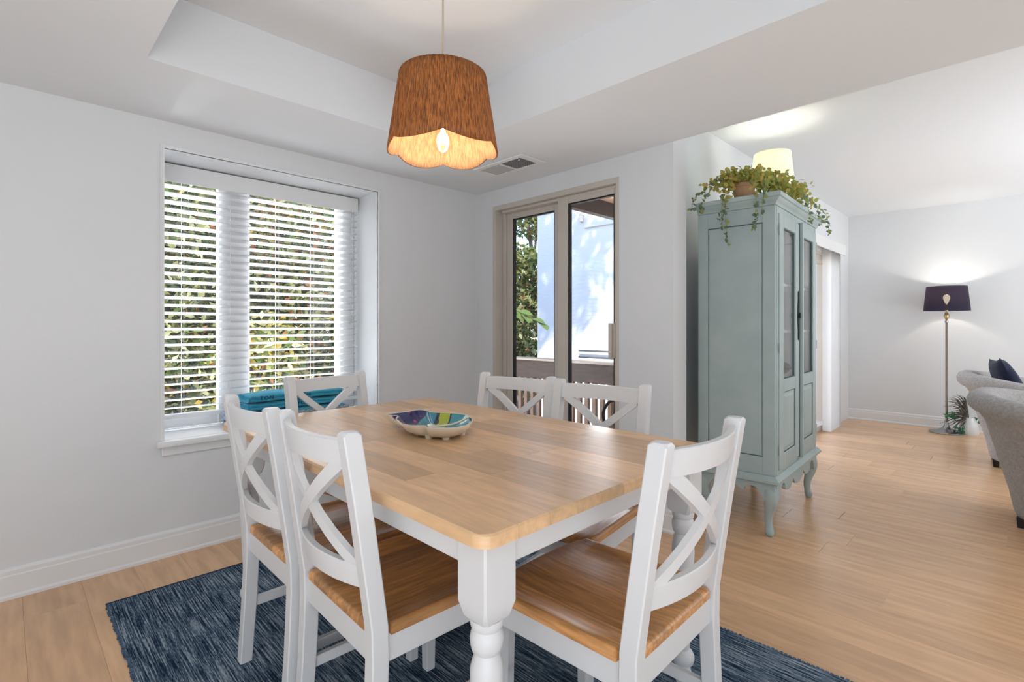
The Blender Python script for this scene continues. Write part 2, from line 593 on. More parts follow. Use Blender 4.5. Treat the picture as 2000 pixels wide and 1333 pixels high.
for x in (0.70, 0.93, 1.20, 1.42, 1.62):
    bm = new_bm()
    for yy in (-0.027, 0.027):
        tube(bm, [(x, yy, 0.65), (x, yy, 1.93)], 0.0012, 5)
    finish('ladder_cord', bm, TRIM, blind)
bm = new_bm()
tube(bm, [(1.672, -0.035, 1.93), (1.672, -0.036, 1.20)], 0.0014, 5)
cordo = finish('pull_cord', bm, VENTG, blind)
bm = new_bm()
for dx in (-0.008, 0.01):
    lathe(bm, [(0.002, 0.03), (0.006, 0.02), (0.007, 0.0), (0.003, -0.012)], 8, (1.672 + dx, -0.036, 1.17 + dx))
finish('cord_tassel', bm, VENTG, cordo)

# ------------------------------------------------------------------ sliding door 1
door = thing('door_1', 'beige framed two panel sliding glass door to the balcony', 'door', (X2, 0, 0), kind='structure')
bm = new_bm()
D0, D1 = -0.004, 0.14
box(bm, (D0, DY1 - 0.028, 0), (D1, DY1, DZ), 0.002)
box(bm, (D0, DY0, 0), (D1, DY0 + 0.022, DZ), 0.002)
box(bm, (D0, DY0 + 0.022, DZ - 0.035), (D1, DY1 - 0.028, DZ), 0.002)
box(bm, (D0, DY0 + 0.022, 0), (D1, DY1 - 0.028, 0.03), 0.002)
# inner steps of the jamb
box(bm, (0.070, DY1 - 0.062, 0.03), (D1, DY1 - 0.028, DZ - 0.035), 0.002)
box(bm, (0.028, DY0 + 0.023, DZ - 0.055), (D1 - 0.002, DY1 - 0.064, DZ - 0.036), 0.002)
finish('door_frame', bm, BEIGE, door)


def sash(name, x0, x1, y0, y1, z0, z1, gy0, gy1, gz0, gz1):
    p = new_bm()
    box(p, (x0, y0, z0), (x1, gy0, z1), 0.003)
    box(p, (x0, gy1, z0), (x1, y1, z1), 0.003)
    box(p, (x0, gy0, gz1), (x1, gy1, z1), 0.003)
    box(p, (x0, gy0, z0), (x1, gy1, gz0), 0.003)
    s = finish(name, p, BEIGE, door)
    p = new_bm()
    g = 0.009
    xa, xb = x0 + 0.006, x1 - 0.006
    box(p, (xa, gy0, gz0), (xb, gy0 + g, gz1))
    box(p, (xa, gy1 - g, gz0), (xb, gy1, gz1))
    box(p, (xa, gy0, gz1 - g), (xb, gy1, gz1))
    box(p, (xa, gy0, gz0), (xb, gy1, gz0 + g))
    finish('gasket', p, GASKET, s, smooth=0)
    p = new_bm()
    xm = (x0 + x1) / 2
    box(p, (xm, gy0 + g, gz0 + g), (xm + 0.006, gy1 - g, gz1 - g))
    finish('door_pane', p, GLASS, s, smooth=0)
    return s


sash('sash', 0.085, 0.125, 2.20, DY1 - 0.062, 0.03, 1.985, 2.290, 2.700, 0.16, 1.935)
s2 = sash('sash', 0.030, 0.070, DY0 + 0.022, 2.215, 0.03, 1.985, 1.768, 2.130, 0.16, 1.945)
bm = new_bm()
box(bm, (0.005, 1.742, 0.945), (0.030, 1.782, 1.155), 0.004, 2)
box(bm, (-0.012, 1.760, 0.945), (0.006, 1.784, 1.155), 0.005, 2)
finish('door_handle', bm, BEIGE, s2)

# ------------------------------------------------------------------ living room sliding door, valance, vertical blind
d2 = thing('door_2', 'pale sliding glass door of the living room past the cabinet', 'door', (0, Y3, 0), kind='structure')
bm = new_bm()
box(bm, (GX0, 0.02, 0), (GX1, 0.14, 0.06), 0.002)
box(bm, (GX0, 0.02, GZ - 0.09), (GX1, 0.14, GZ), 0.002)
box(bm, (GX0, 0.0, GZ - 0.03), (GX1, 0.03, GZ), 0.002)
box(bm, (GX1 - 0.035, 0.02, 0), (GX1, 0.14, GZ), 0.002)
box(bm, (GX0, 0.02, 0), (GX0 + 0.05, 0.14, GZ), 0.002)
box(bm, (5.69, 0.06, 0), (5.77, 0.11, GZ), 0.002)
finish('door_frame', bm, BEIGE, d2)
for a, b in ((GX0 + 0.05, 5.69), (5.77, GX1 - 0.035)):
    bm = new_bm()
    box(bm, (a, 0.085, 0.06), (b, 0.091, GZ - 0.09))
    finish('door_pane', bm, GLASS, d2, smooth=0)
vb = thing('vertical_blind', 'white vertical blind stacked open beside the living room sliding door', 'blind', (0, Y3, 0))
bm = new_bm()
box(bm, (4.7, -0.12, 1.925), (6.72, -0.105, 2.04), 0.003)
box(bm, (4.7, -0.105, 2.025), (6.72, -0.0015, 2.04), 0.003)
finish('valance', bm, TRIM, vb)
for k in range(9):
    bm = new_bm()
    x = 6.235 + k * 0.050
    n = 5
    prof = [(-0.088 + 0.085 * j / n, 0.010 * math.sin(PI * j / n)) for j in range(n + 1)]
    ring = [(y, dx) for y, dx in prof] + [(y, dx + 0.0012) for y, dx in prof[::-1]]
    loft(bm, [[(x + dx + y * 0.2, y - 0.003, z) for y, dx in ring] for z in (0.015, 2.02)])
    finish('vane', bm, BLINDW, vb)

# ------------------------------------------------------------------ ceiling vent
vent = thing('ceiling_vent', 'white ceiling air vent half dark lattice half grey near the sliding door', 'vent', (0, 0, ZS))
bm = new_bm()
vx0, vx1, vy0, vy1 = 2.155, 2.375, 2.085, 2.520
for lo, hi in (((vx0, vy0, -0.008), (2.190, vy1, 0)), ((2.340, vy0, -0.008), (vx1, vy1, 0)), ((2.190, vy0, -0.008), (2.340, 2.132, 0)),
               ((2.190, 2.495, -0.008), (2.340, vy1, 0)), ((2.190, 2.304, -0.008), (2.340, 2.318, 0))):
    box(bm, lo, hi, 0.002)
finish('vent_frame', bm, TRIM, vent)
bm = new_bm()
box(bm, (2.19, 2.132, -0.0015), (2.34, 2.304, -0.0005))
finish('vent_backing', bm, VENTD, vent, smooth=0)
bm = new_bm()
for i in range(1, 9):
    x = 2.19 + 0.15 * i / 9
    box(bm, (x - 0.0012, 2.132, -0.005), (x + 0.0012, 2.304, -0.002))
for i in range(1, 11):
    y = 2.132 + 0.172 * i / 11
    box(bm, (2.19, y - 0.0012, -0.005), (2.34, y + 0.0012, -0.002))
finish('vent_lattice', bm, VENTL, vent, smooth=0)
bm = new_bm()
for i in range(14):
    y = 2.320 + i * 0.0125
    box(bm, (2.19, y, -0.006), (2.34, y + 0.011, -0.003))
finish('vent_louvre', bm, VENTG, vent, smooth=0)
bm = new_bm()
box(bm, (2.205, 2.155, -0.016), (2.213, 2.163, -0.004), 0.002)
finish('vent_lever', bm, TRIM, vent)

# ------------------------------------------------------------------ rug
rug = thing('area_rug', 'dark blue streaky woven rug under the dining table', 'rug', (1.11, 1.45, 0))
bm = new_bm()
box(bm, (-0.806, -1.19, 0.0005), (0.806, 1.19, 0.006), 0.002)
finish('rug_field', bm, RUGM, rug)
RUGB = mat('rug_binding', (0.015, 0.028, 0.055), 0.95, bump=0.5, bscale=200)
for s in (-1, 1):
    bm = new_bm()
    tube(bm, [(-0.81, s * 1.194, 0.004), (0.81, s * 1.194, 0.004)], 0.0045, 6)
    finish('rug_binding', bm, RUGB, rug)
    bm = new_bm()
    n = 170
    for k in range(n):
        y = -1.185 + 2.37 * k / (n - 1)
        r = random.uniform(-0.003, 0.003)
        box(bm, (s * 0.806 - 0.007 + r, y - 0.005, 0.0008), (s * 0.806 + 0.007 + r, y + 0.005, 0.0062), 0.0015)
    o = finish('rug_fringe', bm, mat('rug_fringe_yarn', (0.07, 0.12, 0.19), 0.95, var=0.5, vscale=90), rug)
    o['kind'] = 'stuff'
ZR = 0.006


# ------------------------------------------------------------------ planked boards (table top, seats)
def plank(x0, x1, ylo, yhi, top, bot, edge=0.006, ec=(True, True), er=(True, True), nc=3):
    """one board: columns across x, rows along y following ylo(x)..yhi(x)"""
    xs = [x0 + (x1 - x0) * i / nc for i in range(nc + 1)]
    if ec[0]:
        xs.insert(1, x0 + edge)
    if ec[1]:
        xs.insert(-1, x1 - edge)
    nr = 6
    bm = new_bm()
    T, B = [], []
    for i, x in enumerate(xs):
        a, b = ylo(x), yhi(x)
        ys = [a + (b - a) * j / nr for j in range(nr + 1)]
        ys.insert(1, a + edge)
        ys.insert(-1, b - edge)
        colT, colB = [], []
        for j, y in enumerate(ys):
            z = top(x, y)
            if (i == 0 and ec[0]) or (i == len(xs) - 1 and ec[1]) or (j == 0 and er[0]) or (j == len(ys) - 1 and er[1]):
                z -= edge * 0.9
            colT.append(bm.verts.new((x, y, z)))
            colB.append(bm.verts.new((x, y, bot)))
        T.append(colT)
        B.append(colB)
    m, n = len(T), len(T[0])
    for i in range(m - 1):
        for j in range(n - 1):
            bm.faces.new((T[i][j], T[i + 1][j], T[i + 1][j + 1], T[i][j + 1]))
            bm.faces.new((B[i][j], B[i][j + 1], B[i + 1][j + 1], B[i + 1][j]))
    for j in range(n - 1):
        bm.faces.new((T[0][j], T[0][j + 1], B[0][j + 1], B[0][j]))
        bm.faces.new((T[-1][j + 1], T[-1][j], B[-1][j], B[-1][j + 1]))
    for i in range(m - 1):
        bm.faces.new((T[i + 1][0], T[i][0], B[i][0], B[i + 1][0]))
        bm.faces.new((T[i][-1], T[i + 1][-1], B[i + 1][-1], B[i][-1]))
    return bm


# ------------------------------------------------------------------ dining table
table = thing('dining_table', 'long dining table with maple butcher block top and white turned legs', 'table', (1.113, 1.467, ZR))
HX, HY, TZ = 0.500, 0.779, 0.752
CR = 0.035
top_e = bpy.data.objects.new('table_top', None)
COL.objects.link(top_e)
top_e.parent = table


def corner(x, hx, hy, r):
    d = abs(x) - (hx - r)
    if d <= 0:
        return hy
    d = min(d, r)
    return hy - r + math.sqrt(max(r * r - d * d, 0))


NB = 11
bw = 2 * HX / NB
for i in range(NB):
    x0, x1 = -HX + i * bw, -HX + (i + 1) * bw
    cuts = [-HY]
    y = -HY + random.uniform(0.25, 0.6)
    while y < HY - 0.22:
        cuts.append(y)
        y += random.uniform(0.42, 0.62)
    cuts.append(HY)
    g = 0.0003
    for a, b in zip(cuts, cuts[1:]):
        first, last = a == -HY, b == HY
        ylo = (lambda x: -corner(x, HX, HY, CR)) if first else (lambda x, a=a: a + g)
        yhi = (lambda x: corner(x, HX, HY, CR)) if last else (lambda x, b=b: b - g)
        bm = plank(x0 + g, x1 - g, ylo, yhi, lambda x, y: TZ, TZ - 0.027, edge=0.0045 if (first or last or i in (0, NB - 1)) else 0.002,
                   ec=(i == 0, i == NB - 1), er=(first, last), nc=8 if i in (0, NB - 1) else 2)
        finish('plank', bm, TABLEM, top_e, smooth=30)
bm = new_bm()
AX, AY, AZ0, AZ1 = HX - 0.045, HY - 0.045, 0.655, TZ - 0.027
for lo, hi in (((-AX, -AY, AZ0), (AX, -AY + 0.022, AZ1)), ((-AX, AY - 0.022, AZ0), (AX, AY, AZ1)), ((-AX, -AY + 0.022, AZ0), (-AX + 0.022, AY - 0.022, AZ1)),
               ((AX - 0.022, -AY + 0.022, AZ0), (AX, AY - 0.022, AZ1))):
    box(bm, lo, hi, 0.002)
finish('apron', bm, CHAIRW, table)
# turned legs with a square block
LP = [(0.006, 0.0), (0.020, 0.0), (0.024, 0.012), (0.026, 0.035), (0.022, 0.052), (0.019, 0.062), (0.030, 0.068), (0.034, 0.080), (0.034, 0.092), (0.028, 0.104),
      (0.019, 0.112), (0.020, 0.130), (0.024, 0.180), (0.028, 0.260), (0.032, 0.350), (0.0345, 0.420), (0.034, 0.445), (0.031, 0.458), (0.027, 0.470), (0.0255, 0.478),
      (0.031, 0.484), (0.0335, 0.494), (0.0345, 0.506), (0.033, 0.517), (0.029, 0.526), (0.033, 0.532), (0.034, 0.540), (0.034, 0.548)]
for sx in (-1, 1):
    for sy in (-1, 1):
        bm = new_bm()
        lathe(bm, LP, 28)
        h = 0.043
        secs = []
        for k, z in ((0.030, 0.546), (0.036, 0.553), (h, 0.582), (h, AZ1 - 0.0005)):
            b = 0.004 if k == h else 0.008
            secs.append([(k, k - b, z), (k - b, k, z), (-k + b, k, z), (-k, k - b, z), (-k, -k + b, z), (-k + b, -k, z), (k - b, -k, z), (k, -k + b, z)])
        loft(bm, secs)
        finish('leg', bm, CHAIRW, table, loc=(sx * (HX - 0.081), sy * (HY - 0.081), 0), smooth=30)


# ------------------------------------------------------------------ dining chairs
def back_y(z):
    pts = [(0, -0.222), (0.2, -0.208), (0.36, -0.200), (0.46, -0.202), (0.6, -0.221), (0.75, -0.243), (0.905, -0.268)]
    for (a, ya), (b, yb) in zip(pts, pts[1:]):
        if z <= b:
            return ya + (yb - ya) * (z - a) / (b - a)
    return pts[-1][1]


def bow(x):
    return 0.038 * (1 - (x / 0.18) ** 2)


def make_chair():
    t = thing('dining_chair', '', 'chair', (0, 0, ZR), group='white cross-back chairs around the dining table')
    # seat of five boards
    se = bpy.data.objects.new('seat', None)
    COL.objects.link(se)
    se.parent = t
    n = 5
    sw = 0.43 / n
    def ylo(x):
        return -0.176 if abs(x) > 0.173 else -0.214
    def yhi(x):
        return corner(x, 0.215, 0.228, 0.04) - 0.012 * (x / 0.215) ** 2
    def topz(x, y):
        e = max(abs(x) / 0.20, abs(y - 0.01) / 0.21)
        f = max(0.0, 1 - e ** 4)
        return 0.462 - 0.011 * f * (1 - 0.35 * math.cos(x * 14))
    for i in range(n):
        x0, x1 = -0.215 + i * sw + 0.0003, -0.215 + (i + 1) * sw - 0.0003
        bm = plank(x0, x1, ylo, yhi, topz, 0.438, 0.008, (i == 0, i == n - 1), (True, True), 4 if i not in (0, n - 1) else 7)
        finish('plank', bm, SEATM, se, smooth=50)
    # rear posts
    for s in (-1, 1):
        bm = new_bm()
        secs = []
        zs = [0, 0.1, 0.2, 0.3, 0.38, 0.46, 0.55, 0.65, 0.75, 0.85, 0.898, 0.905]
        for z in zs:
            yc = back_y(z)
            e = 0.003 if z < 0.9 else 0.007
            wx, wy = (0.019, 0.021) if z < 0.9 else (0.015, 0.017)
            if z < 0.3:
                wy = 0.019 + 0.002 * z / 0.3
            cx = s * 0.194
            secs.append([(cx + wx, yc + wy - e, z), (cx + wx - e, yc + wy, z), (cx - wx + e, yc + wy, z), (cx - wx, yc + wy - e, z),
                         (cx - wx, yc - wy + e, z), (cx - wx + e, yc - wy, z), (cx + wx - e, yc - wy, z), (cx + wx, yc - wy + e, z)])
        loft(bm, secs)
        finish('rear_post', bm, CHAIRW, t)
    # curved rails
    for nm, za, zb in (('top_rail', 0.828, 0.886), ('lower_rail', 0.545, 0.597)):
        bm = new_bm()
        secs = []
        for k in range(13):
            x = -0.178 + 0.356 * k / 12
            ring = []
            for z, d in ((za, -0.010), (zb - 0.003, -0.010), (zb, -0.007), (zb, 0.007), (zb - 0.003, 0.010), (za, 0.010)):
                ring.append((x, back_y(z) - bow(x) + d, z))
            secs.append(ring)
        loft(bm, secs)
        finish(nm, bm, CHAIRW, t)
    # crossed braces following the bow
    for s, off in ((1, 0.0), (-1, 0.0012)):
        bm = new_bm()
        secs = []
        z0, z1 = 0.592, 0.834
        dx, dz = 0.318, z1 - z0
        ln = math.hypot(dx, dz)
        px, pz = -dz / ln * 0.0145, dx / ln * 0.0145
        for k in range(9):
            u = k / 8
            x = -0.159 + dx * u
            z = z0 + dz * u
            ring = []
            for w, d in ((1, 0.008), (1, -0.008), (-1, -0.008), (-1, 0.008)):
                xx, zz = x + w * px, z + w * pz
                ring.append((s * xx, back_y(zz) - bow(xx) + d + off, zz))
            secs.append(ring)
        loft(bm, secs)
        finish('cross_brace', bm, CHAIRW, t)
    # aprons, front legs, stretchers
    bm = new_bm()
    box(bm, (-0.176, -0.212, 0.372), (0.176, -0.192, 0.438), 0.002)
    box(bm, (-0.172, 0.186, 0.372), (0.172, 0.206, 0.438), 0.002)
    for s in (-1, 1):
        box(bm, (min(s * 0.184, s * 0.204), -0.182, 0.372), (max(s * 0.184, s * 0.204), 0.174, 0.438), 0.002)
    finish('seat_frame', bm, CHAIRW, t)
    for s in (-1, 1):
        bm = new_bm()
        secs = []
        for z, w in ((0, 0.016), (0.34, 0.0205), (0.4375, 0.0205)):
            cx, cy = s * 0.190, 0.192
            e = 0.003
            secs.append([(cx + w, cy + w - e, z), (cx + w - e, cy + w, z), (cx - w + e, cy + w, z), (cx - w, cy + w - e, z),
                         (cx - w, cy - w + e, z), (cx - w + e, cy - w, z), (cx + w - e, cy - w, z), (cx + w, cy - w + e, z)])
        loft(bm, secs)
        finish('front_leg', bm, CHAIRW, t)
        bm = new_bm()
        x = s * 0.191
        box(bm, (x - 0.009, -0.192, 0.176), (x + 0.009, 0.178, 0.206), 0.002)
        finish('side_stretcher', bm, CHAIRW, t)
    return t


def place_chair(c, topmid, ang, label):
    """put the middle of the back's top at topmid, facing ang"""
    th = R(ang)
    f = Vector((-math.sin(th), math.cos(th)))
    p = Vector(topmid) + f * 0.268
    c.location = (p.x, p.y, ZR)
    c.rotation_euler = (0, 0, th)
    c['label'] = label


chair = make_chair()
place_chair(chair, (0.537, 1.226), -92, 'white cross-back chair in the left foreground, wooden seat tucked under the near left table side')
CH = [((1.115, 0.512), 1.5, 'white cross-back chair at the near right table end, its glossy seat fully in view'),
      ((0.535, 1.678), -91, 'white cross-back chair at left, half hidden behind the foreground left chair'),
      ((1.106, 2.372), 190, 'white cross-back chair at the far table end in front of the window blind'),
      ((1.727, 1.700), 98, 'white cross-back chair before the left half of the sliding door'),
      ((1.748, 1.238), 98, 'white cross-back chair before the right half of the sliding door, nearer the cabinet')]
for tm, an, lb in CH:
    place_chair(copy_tree(chair), tm, an, lb)

# ------------------------------------------------------------------ pendant lamp
pend = thing('pendant_lamp', 'orange raffia pendant lamp with scalloped hem hanging over the table', 'lamp', (1.11, 1.462, 1.70))


def shade_r(z):
    return 0.193 + (0.152 - 0.193) * (z - 0.055) / 0.27


bm = new_bm()
NS = 540
rows = 9
face_dir = math.atan2(1.462, 1.11)
rr = [random.uniform(-1, 1) for _ in range(NS // 3)]
outer, inner = [], []
for i in range(NS):
    a = 2 * PI * i / NS
    ph = a - face_dir
    zlow = 0.050 + 0.022 * (1 - abs(math.sin(3 * ph)) ** 0.8)
    zhigh = 0.325
    st = rr[i // 3]
    pr = (0, 1, 0.2)[i % 3]
    co, ci = [], []
    for k in range(rows + 1):
        z = zlow + (zhigh - zlow) * k / rows
        wob = 0.0006 * math.sin(k * 1.7 + st * 20)
        ro = shade_r(z) + 0.0014 * pr + 0.0010 * st
        aa = a + wob / 0.18
        co.append(bm.verts.new((ro * math.cos(aa), ro * math.sin(aa), z)))
        ri = shade_r(z) - 0.0042 - 0.0010 * pr
        ci.append(bm.verts.new((ri * math.cos(aa), ri * math.sin(aa), z)))
    outer.append(co)
    inner.append(ci)
for i in range(NS):
    j = (i + 1) % NS
    for k in range(rows):
        bm.faces.new((outer[i][k], outer[j][k], outer[j][k + 1], outer[i][k + 1]))
        bm.faces.new((inner[i][k], inner[i][k + 1], inner[j][k + 1], inner[j][k])).material_index = 1
    bm.faces.new((outer[i][0], inner[i][0], inner[j][0], outer[j][0]))
    bm.faces.new((outer[i][rows], outer[j][rows], inner[j][rows], inner[i][rows]))
shade = finish('lamp_shade', bm, [RAFFIA, RAFFIN], pend, smooth=180)
bm = new_bm()
for zz, n in ((0.322, 60),):
    r = shade_r(zz) - 0.006
    tube(bm, [(r * math.cos(2 * PI * i / n), r * math.sin(2 * PI * i / n), zz) for i in range(n + 1)], 0.0025, 6)
    for k in range(3):
        a = 2 * PI * k / 3
        tube(bm, [(0.018 * math.cos(a), 0.018 * math.sin(a), 0.30), (r * math.cos(a), r * math.sin(a), zz)], 0.002, 6)
finish('shade_frame', bm, DARKMET, pend)
bm = new_bm()
tube(bm, [(0, 0, 0.20), (0, 0, ZT - 1.70)], 0.0032, 8)
finish('cord', bm, CORD, pend)
bm = new_bm()
lathe(bm, [(0.004, 0.25), (0.019, 0.245), (0.021, 0.19), (0.019, 0.165), (0.006, 0.163)], 20)
lathe(bm, [(0.05, ZT - 1.70), (0.05, ZT - 1.715), (0.012, ZT - 1.74)], 24)
finish('socket', bm, CORD, pend)
bm = new_bm()
lathe(bm, [(0.012, 0.165), (0.014, 0.150), (0.026, 0.120), (0.032, 0.095), (0.028, 0.070), (0.014, 0.054), (0.002, 0.050)], 20)
finish('bulb_glass', bm, glass('bulb_glass_clear', (1, 0.97, 0.9)), pend)
bm = new_bm()
lathe(bm, [(0.003, 0.140), (0.009, 0.132), (0.010, 0.090), (0.003, 0.082)], 14)
finish('bulb', bm, BULBM, pend, smooth=180)
light('bulb_light', 'POINT', 3.2, (1.0, 0.80, 0.56), (0, 0, 0.11), size=0.03, parent=pend)

# ------------------------------------------------------------------ fish bowl on the table
bowl = thing('ceramic_bowl', 'colourful fish shaped ceramic bowl with cream outside lying on the table', 'bowl', (1.09, 1.52, ZR + TZ))
RIM = [(1.026, 1.724), (1.069, 1.712), (1.12, 1.708), (1.179, 1.714), (1.19, 1.675), (1.180, 1.630), (1.215, 1.568), (1.239, 1.496), (1.200, 1.405), (1.122, 1.333),
       (1.041, 1.325), (0.992, 1.385), (1.004, 1.418), (0.975, 1.446), (0.968, 1.50), (0.985, 1.55), (1.005, 1.604), (1.040, 1.645), (1.030, 1.680)]
RIM = [(x - 1.09, y - 1.52) for x, y in RIM]
rp = spline([(x, y, 0) for x, y in RIM + RIM[:1]], 6)[:-1]
c0 = Vector((0.005, -0.055, 0))
H = 0.046


def scaled(f, z, zr=0):
    out = []
    for p in rp:
        q = c0 + (p - c0) * f
        out.append((q.x, q.y, z + zr * max(0, (p.y - 0.08)) * 0.10))
    return out


bm = new_bm()
loft(bm, [scaled(0.60, 0.006), scaled(0.74, 0.009), scaled(0.87, 0.020), scaled(0.955, 0.034), scaled(1.0, H), scaled(0.995, H + 0.003), scaled(0.965, H + 0.001)], cap=False)
bm2faces = bm
r0 = scaled(0.60, 0.006)
bm.faces.new([bm.verts.new(p) for p in r0][::-1])
body = finish('bowl_body', bm, CREAM, bowl, smooth=60)
# painted inside
def glaze():
    m = mat('painted_glaze', (0.02, 0.02, 0.1), 0.12, coat=0.6)
    nt = m.node_tree
    L = nt.links
    tc = nt.nodes.new('ShaderNodeTexCoord')
    nz = nt.nodes.new('ShaderNodeTexNoise')
    nz.inputs['Scale'].default_value = 9
    L.new(tc.outputs['Object'], nz.inputs[0])

    def mth(op, a, b=0.0):
        n = nt.nodes.new('ShaderNodeMath')
        n.operation = op
        for i_, v in enumerate((a, b)):
            if isinstance(v, (int, float)):
                n.inputs[i_].default_value = v
            else:
                L.new(v, n.inputs[i_])
        return n.outputs[0]

    def dot(v):
        n = nt.nodes.new('ShaderNodeVectorMath')
        n.operation = 'DOT_PRODUCT'
        L.new(tc.outputs['Object'], n.inputs[0])
        n.inputs[1].default_value = v
        return n.outputs['Value']
    u = mth('ADD', dot((0.565, -0.825, 0)), mth('MULTIPLY', mth('SUBTRACT', nz.outputs[0], 0.5), 0.07))
    rp_ = nt.nodes.new('ShaderNodeValToRGB')
    rp_.color_ramp.interpolation = 'CONSTANT'
    stops = [(0.0, (0.012, 0.014, 0.11)), (-0.067, (0.04, 0.25, 0.33)), (-0.012, (0.008, 0.02, 0.06)), (0.0, (0.38, 0.44, 0.03)), (0.046, (0.008, 0.02, 0.06)), (0.054, (0.05, 0.30, 0.36))]
    e = rp_.color_ramp.elements
    e.remove(e[1])
    e[0].color = (*stops[0][1], 1)
    for p_, c_ in stops[1:]:
        k_ = e.new(0.5 + p_ * 2)
        k_.color = (*c_, 1)
    L.new(mth('MULTIPLY_ADD', u, 2.0), rp_.inputs[0])
    rp_.inputs[0].links[0].from_node.inputs[2].default_value = 0.5
    # pink flecks in the navy part, yellow in the turquoise
    vo = nt.nodes.new('ShaderNodeTexVoronoi')
    vo.inputs['Scale'].default_value = 38
    L.new(tc.outputs['Object'], vo.inputs[0])
    fl_ = mth('MULTIPLY', mth('LESS_THAN', vo.outputs['Distance'], 0.26), mth('LESS_THAN', u, -0.075))
    mx1 = nt.nodes.new('ShaderNodeMix')
    mx1.data_type = 'RGBA'
    L.new(fl_, mx1.inputs[0])
    L.new(rp_.outputs[0], mx1.inputs[6])
    mx1.inputs[7].default_value = (0.45, 0.05, 0.22, 1)
    lobe = mth('LESS_THAN', dot((-0.23, 1.0, 0)), -0.106)
    mx2 = nt.nodes.new('ShaderNodeMix')
    mx2.data_type = 'RGBA'
    L.new(lobe, mx2.inputs[0])
    L.new(mx1.outputs[2], mx2.inputs[6])
    mx2.inputs[7].default_value = (0.004, 0.17, 0.21, 1)
    L.new(mx2.outputs[2], nt.nodes['Principled BSDF'].inputs['Base Color'])
    return m


GLAZE = glaze()
bm = new_bm()
fs = [0.967, 0.93, 0.87, 0.80, 0.72, 0.64, 0.55, 0.45, 0.35, 0.25, 0.15, 0.05]
zz = [H, 0.040, 0.032, 0.024, 0.016, 0.011, 0.009, 0.008, 0.008, 0.008, 0.008, 0.008]
rings = loft(bm, [scaled(f, z) for f, z in zip(fs, zz)], cap=False)
bm.faces.new(rings[-1])
inside = finish('painted_inside', bm, GLAZE, bowl, smooth=60)
bm = new_bm()
for p in ((-0.030, -0.140, 0), (0.050, -0.125, 0), (-0.060, -0.085, 0), (-0.055, -0.02, 0), (0.04, 0.04, 0)):
    lathe(bm, [(0.002, 0.0), (0.012, 0.0), (0.014, 0.008), (0.016, 0.014)], 12, p)
finish('foot', bm, CREAM, bowl)
bm = new_bm()
tube(bm, spline([(-0.090, -0.126, H + 0.001), (-0.03, -0.112, 0.040), (0.03, -0.100, 0.036), (0.08, -0.088, 0.040), (0.124, -0.076, H + 0.001)], 6), 0.0045, 8)
finish('divider_ridge', bm, CREAM, bowl, smooth=180)

# ------------------------------------------------------------------ tray and towels on the sill
tray = thing('serving_tray', 'blue speckled rectangular tray lying on the window sill', 'tray', (1.20, Y1 + 0.085, WZ0))
bm = new_bm()
hx, hy = 0.325, 0.125
box(bm, (-hx, -hy, 0.040), (hx, hy, 0.048), 0.002)
box(bm, (-hx, -hy, 0.048), (-hx + 0.012, hy, 0.078), 0.002)
box(bm, (hx - 0.012, -hy, 0.048), (hx, hy, 0.078), 0.002)
box(bm, (-hx + 0.012, -hy, 0.048), (hx - 0.012, -hy + 0.012, 0.078), 0.002)
box(bm, (-hx + 0.012, hy - 0.012, 0.048), (hx - 0.012, hy, 0.078), 0.002)
finish('tray_body', bm, TRAYM, tray)
for sx in (-1, 1):
    for sy in (-1, 1):
        bm = new_bm()
        lathe(bm, [(0.004, 0), (0.006, 0.0), (0.008, 0.040)], 10, (sx * 0.31, sy * 0.11, 0))
        finish('foot', bm, TRAYM, tray)


def text_mesh(s, size):
    c = bpy.data.curves.new('txt', 'FONT')
    c.body = s
    c.size = size
    c.extrude = 0.0008
    c.resolution_u = 3
    c.space_character = 1.25
    o = bpy.data.objects.new('txt', c)
    COL.objects.link(o)
    dg = bpy.context.evaluated_depsgraph_get()
    me = bpy.data.meshes.new_from_object(o.evaluated_get(dg))
    bpy.data.objects.remove(o)
    return me


